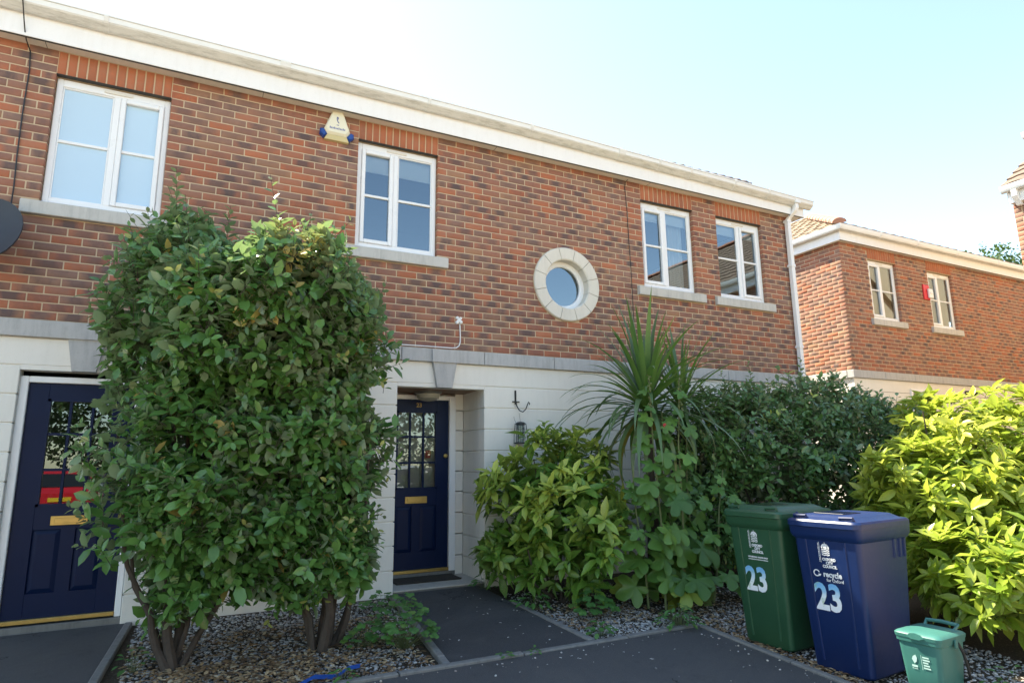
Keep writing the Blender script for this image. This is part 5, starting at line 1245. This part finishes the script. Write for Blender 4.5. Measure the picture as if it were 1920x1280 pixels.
# --- gravel, bark litter, petals
def in_bed(n, rects, seed, pw=1):
    g = np.random.default_rng(seed); ar = np.array([(r[1]-r[0])*(r[3]-r[2])*r[4] for r in rects]); k = g.choice(len(rects), n, p=ar/ar.sum()); R_ = np.array(rects)[k]
    x = R_[:, 0]+(R_[:, 1]-R_[:, 0])*g.random(n); y = R_[:, 2]+(R_[:, 3]-R_[:, 2])*g.random(n); return x, y, g
beds = [(-2.58, -.66, -1.98, -.05, 1.0), (-.66, -.50, -1.2, -.05, .8), (.60, 1.55, -1.98, -1.15, 1.5), (.58, 1.6, -1.15, -.3, .4), (1.66, 3.2, -4.6, -1.6, .9), (1.6, 3.4, -1.6, -.4, .3)]
def pebbles(name, label, n, seed, s0, s1, mat, flat, rects, dz=0.0):
    x, y, g = in_bed(n, rects, seed); z = np.where(y < 0, .045*y, 0)+dz
    V0 = np.array([(1, 0, 0), (0, 1, 0), (-1, 0, 0), (0, -1, 0), (0, 0, 1), (0, 0, -1)], float); F0 = np.array([(0, 1, 4), (1, 2, 4), (2, 3, 4), (3, 0, 4), (1, 0, 5), (2, 1, 5), (3, 2, 5), (0, 3, 5)])
    # denser rounded stone: subdivided octahedron
    vs = [tuple(v) for v in V0]; F1 = []; cache = {}
    def mid(a, b):
        k_ = (min(a, b), max(a, b))
        if k_ not in cache: q = np.array(vs[a])+np.array(vs[b]); q = q/np.linalg.norm(q)*.94; vs.append(tuple(q)); cache[k_] = len(vs)-1
        return cache[k_]
    for a, b, c in F0: ab_, bc, ca = mid(a, b), mid(b, c), mid(c, a); F1 += [(a, ab_, ca), (b, bc, ab_), (c, ca, bc), (ab_, bc, ca)]
    Vt = np.array(vs); F1 = np.array(F1); m_ = len(Vt)
    sz = g.uniform(s0, s1, n)*g.choice([.7, 1, 1.35], n); sc = np.stack([sz*g.uniform(.8, 1.4, n), sz*g.uniform(.7, 1.1, n), sz*flat*g.uniform(.7, 1.2, n)], 1); an = g.uniform(0, 6.28, n)
    Vl = Vt[None]*sc[:, None, :]*(1+g.normal(0, .1, (n, m_, 1))); X = Vl[..., 0]*np.cos(an)[:, None]-Vl[..., 1]*np.sin(an)[:, None]; Y = Vl[..., 0]*np.sin(an)[:, None]+Vl[..., 1]*np.cos(an)[:, None]
    VV = np.stack([X+x[:, None], Y+y[:, None], Vl[..., 2]+(z+sc[:, 2]*.5-.012)[:, None]], -1); FF = F1[None]+(np.arange(n)*m_)[:, None, None]
    T = np.repeat(np.stack([g.random(n), g.random(n), g.random(n)], 1), m_, axis=0)
    me = npmesh(name, VV.reshape(-1, 3), FF.reshape(-1, 3), T); me.polygons.foreach_set('use_smooth', np.ones(len(me.polygons), bool))
    tag(link(name, me, mat), label, 'gravel', kind='stuff')
t = NT('gravel_stone'); r, g_, b_ = tone_src(t, False)[:3]
c = t.ramp(r, [(0, (.14, .14, .145)), (.3, (.30, .31, .32)), (.55, (.50, .50, .49)), (.75, (.42, .35, .27)), (.9, (.70, .70, .68)), (1, (.26, .16, .12))])
M['gravel'] = t.done(t.bsdf(t.mix(t.math('MULTIPLY', t.noise(90, 3), .4), c, (.2, .19, .18)), .75, t.bump(t.noise(200, 2), .3, .002), .3))
pebbles('gravel', 'pale grey and white gravel covering the planting beds', 18000, 4, .0055, .0115, M['gravel'], .62, beds)
def chips(name, label, n, seed, rects, mat, l0, l1, dz=.008):
    x, y, g = in_bed(n, rects, seed); z = np.where(y < 0, .045*y, 0)+dz+g.uniform(0, .012, n)
    V0 = np.array([(-.5, -.16, 0), (0, -.24, .06), (.5, -.10, .0), (.5, .10, .0), (0, .24, .08), (-.5, .16, 0)]); F0 = np.array([(0, 1, 4, 5), (1, 2, 3, 4)])
    L = g.uniform(l0, l1, n); an = g.uniform(0, 6.28, n); ti = g.normal(0, .3, n)
    Vl = V0[None]*L[:, None, None]; X = Vl[..., 0]*np.cos(an)[:, None]-Vl[..., 1]*np.sin(an)[:, None]; Y = Vl[..., 0]*np.sin(an)[:, None]+Vl[..., 1]*np.cos(an)[:, None]; Z = Vl[..., 2]+Vl[..., 0]*np.sin(ti)[:, None]*.5+z[:, None]
    T = np.repeat(np.stack([g.random(n), g.random(n), g.random(n)], 1), 6, axis=0)
    tag(link(name, npmesh(name, np.stack([X+x[:, None], Y+y[:, None], Z], -1).reshape(-1, 3), (F0[None]+(np.arange(n)*6)[:, None, None]).reshape(-1, 4), T), mat), label, 'litter', kind='stuff')
pebbles('kerb_grit', 'loose grit and small stones along the kerb on the tarmac', 150, 14, .003, .008, M['gravel'], .7, [(-2.7, 1.6, -2.16, -2.08, 1), (1.38, 1.55, -4.2, -2.1, 1), (-.53, -.42, -1.95, -.1, .8), (.40, .5, -1.95, -.5, .8), (-2.5, 1.5, -3.4, -2.1, .05)], .024)
t = NT('dead_leaf'); r, g_, b_ = tone_src(t, False)[:3]
c = t.ramp(r, [(0, (.10, .06, .035)), (.35, (.22, .13, .065)), (.6, (.34, .21, .10)), (.85, (.42, .31, .18)), (1, (.48, .40, .28))]); M['dead'] = t.done(t.bsdf(c, .85, None, .2))
chips('leaf_litter', 'brown dead leaves and bark chips scattered under the shrubs', 4600, 6, [(-2.58, -.66, -1.98, -.6, 1), (-2.4, -1.4, -1.98, -1.3, 2.2), (.62, 1.6, -1.7, -1.0, .9), (1.7, 2.6, -2.6, -1.0, .6), (1.62, 1.75, -3.6, -2.1, 2.5)], M['dead'], .018, .055)
chips('fallen_petals', 'tiny pale petals scattered over the tarmac path', 46, 9, [(-.42, .46, -1.95, -.1, 1), (-.3, 1.4, -2.6, -2.1, .6), (-.3, .5, .05, .35, 1.2)], simple('pale_petal', (.66, .64, .60), .7, .1, 20), .010, .024, .022)

# ------------------------------------------------------------------ what the glass reflects: the street behind the camera
def car(label, col, loc, rz):
    t = thing('parked_car', label, 'car', loc, rz, 'cars parked across the street')   # rear faces local +Y
    mt = simple('car_paint', col, .25, .05, 3, coat=.8); gl = simple('car_glass', (.02, .022, .025), .08, .1, 3)
    secs = [(2.02, .42, .60, .86, .70), (1.98, .30, .88, .86, .80), (1.85, .25, .98, .87, .80), (1.2, .22, 1.0, .88, .86), (-.9, .22, .98, .88, .86), (-1.7, .25, .86, .86, .8), (-2.0, .32, .66, .78, .7)]
    bm = bmesh.new(); loft(bm, [[(-w, y, z0), (-w*1.02, y, (z0+z1)/2), (-w2, y, z1), (w2, y, z1), (w*1.02, y, (z0+z1)/2), (w, y, z0)] for y, z0, z1, w, w2 in secs]); body = obj('body', bm, mt, t, True)
    bm = bmesh.new(); loft(bm, [[(-.80, 1.86, .97), (.80, 1.86, .97), (.82, -1.0, .97), (-.82, -1.0, .97)], [(-.62, 1.35, 1.42), (.62, 1.35, 1.42), (.62, -.25, 1.44), (-.62, -.25, 1.44)], [(-.55, 1.2, 1.47), (.55, 1.2, 1.47), (.55, -.15, 1.48), (-.55, -.15, 1.48)]]); cab = obj('cabin', bm, mt, t, True)
    bm = bmesh.new(); bm.faces.new([bm.verts.new(p) for p in ((-.66, 1.80, 1.04), (.66, 1.80, 1.04), (.56, 1.42, 1.38), (-.56, 1.42, 1.38))]); obj('rear_window', bm, gl, cab)
    for s in (-1, 1):
        bm = bmesh.new(); bm.faces.new([bm.verts.new(p) for p in ((s*.825, 1.5, 1.02), (s*.83, -.7, 1.02), (s*.66, -.2, 1.38), (s*.66, 1.25, 1.37))]); obj('side_window', bm, gl, cab)
        bm = bmesh.new(); bx(bm, s*.76-.12, s*.76+.10, 1.93, 2.03, .70, .92, .02); obj('tail_light', bm, simple('tail_lens', (.45, .02, .02), .2, .1, 5), body)
        for yy in (1.25, -1.3):
            bm = bmesh.new(); loft(bm, [circ((s*.74, yy, .31), .31, 20, 'x'), circ((s*.90, yy, .31), .31, 20, 'x')]); wh = obj('wheel', bm, M['rubber'], t, True)
            bm = bmesh.new(); loft(bm, [circ((s*.895, yy, .31), .2, 16, 'x'), circ((s*.91, yy, .31), .18, 16, 'x')]); obj('rim', bm, M['silver'], wh)
    bm = bmesh.new(); bx(bm, -.26, .26, 2.02, 2.035, .66, .77, .003); obj('number_plate', bm, simple('yellow_plate', (.75, .5, .03), .5, .05, 5), body)
    bm = bmesh.new(); bx(bm, -.8, .8, 1.9, 2.05, .34, .46, .03); obj('bumper', bm, M['rubber'], body)
car('red hatchback parked across the street, seen mirrored in the left door', (.55, .012, .02), (-5.35, -16.2, gz(-9)+.006), 0)
car('silver car parked across the street, seen mirrored in door 23', (.55, .56, .57), (3.6, -11.8, gz(-9)+.006), R(70))
TRE = pair('tree_leaf', (.03, .065, .018), (.06, .11, .03), (.16, .15, .04), (.07, .11, .04), gloss=.5, trans=.3)
def tree(label, base, blobs, n, seed, L0=.22, cat='tree', group='trees in the surroundings'):
    t = thing('broadleaf_tree', label, cat, base, 0, group); g = np.random.default_rng(seed)
    P, Nn, g = shell_points(blobs, n, .55, seed); data, (A, B) = twigs_to_leaves(P, Nn, g, 6, .5, L0, L0*.6, up=.3); emit_leaves(t, T_OVAL, *data, *TRE, nobj=0)
    t.children[-1].name = 'crown'
    top = blobs[0][0]; stems(t, [([base, (base[0]+.1, base[1], base[2]+(top[2]-base[2])*.5), top], .2)] + [([(base[0]+.08, base[1], base[2]+(top[2]-base[2])*.45), tuple((np.array(c)+np.array(top))/2), c], .09) for c, r in blobs[1:]], M['bark'], 'trunk')
tree('tree across the street left of the red car, behind the photographer', (-9, -21, gz(-9)), [((-9, -21, 4.2), (2.6, 2.2, 2.4)), ((-7.6, -21, 3.4), (1.8, 1.8, 1.8)), ((-10.4, -21.3, 3.2), (1.8, 1.8, 1.8))], 900, 31)
tree('tree across the street behind the red car', (-4.2, -22, gz(-9)), [((-4.2, -22, 4.0), (2.8, 2.2, 2.3)), ((-2.6, -22, 3.0), (1.9, 1.7, 1.7)), ((-5.8, -22, 3.0), (1.9, 1.7, 1.8))], 900, 32)
tree('tree across the street opposite the porch', (4.5, -20, gz(-9)), [((4.5, -20, 3.6), (2.6, 2.0, 2.1)), ((2.6, -20, 2.6), (1.8, 1.6, 1.6)), ((6.3, -20.2, 2.7), (1.9, 1.7, 1.6))], 900, 33)
tree('distant tree showing above the neighbouring roof at the right', (31.2, 9, 0), [((31.0, 9, 8.6), (2.6, 2.2, 1.7)), ((31.2, 9, 10.25), (.95, .9, .85)), ((32.4, 8.6, 10.0), (.8, .8, .7)), ((29.5, 9.6, 9.9), (.7, .7, .7))], 900, 34, .2)
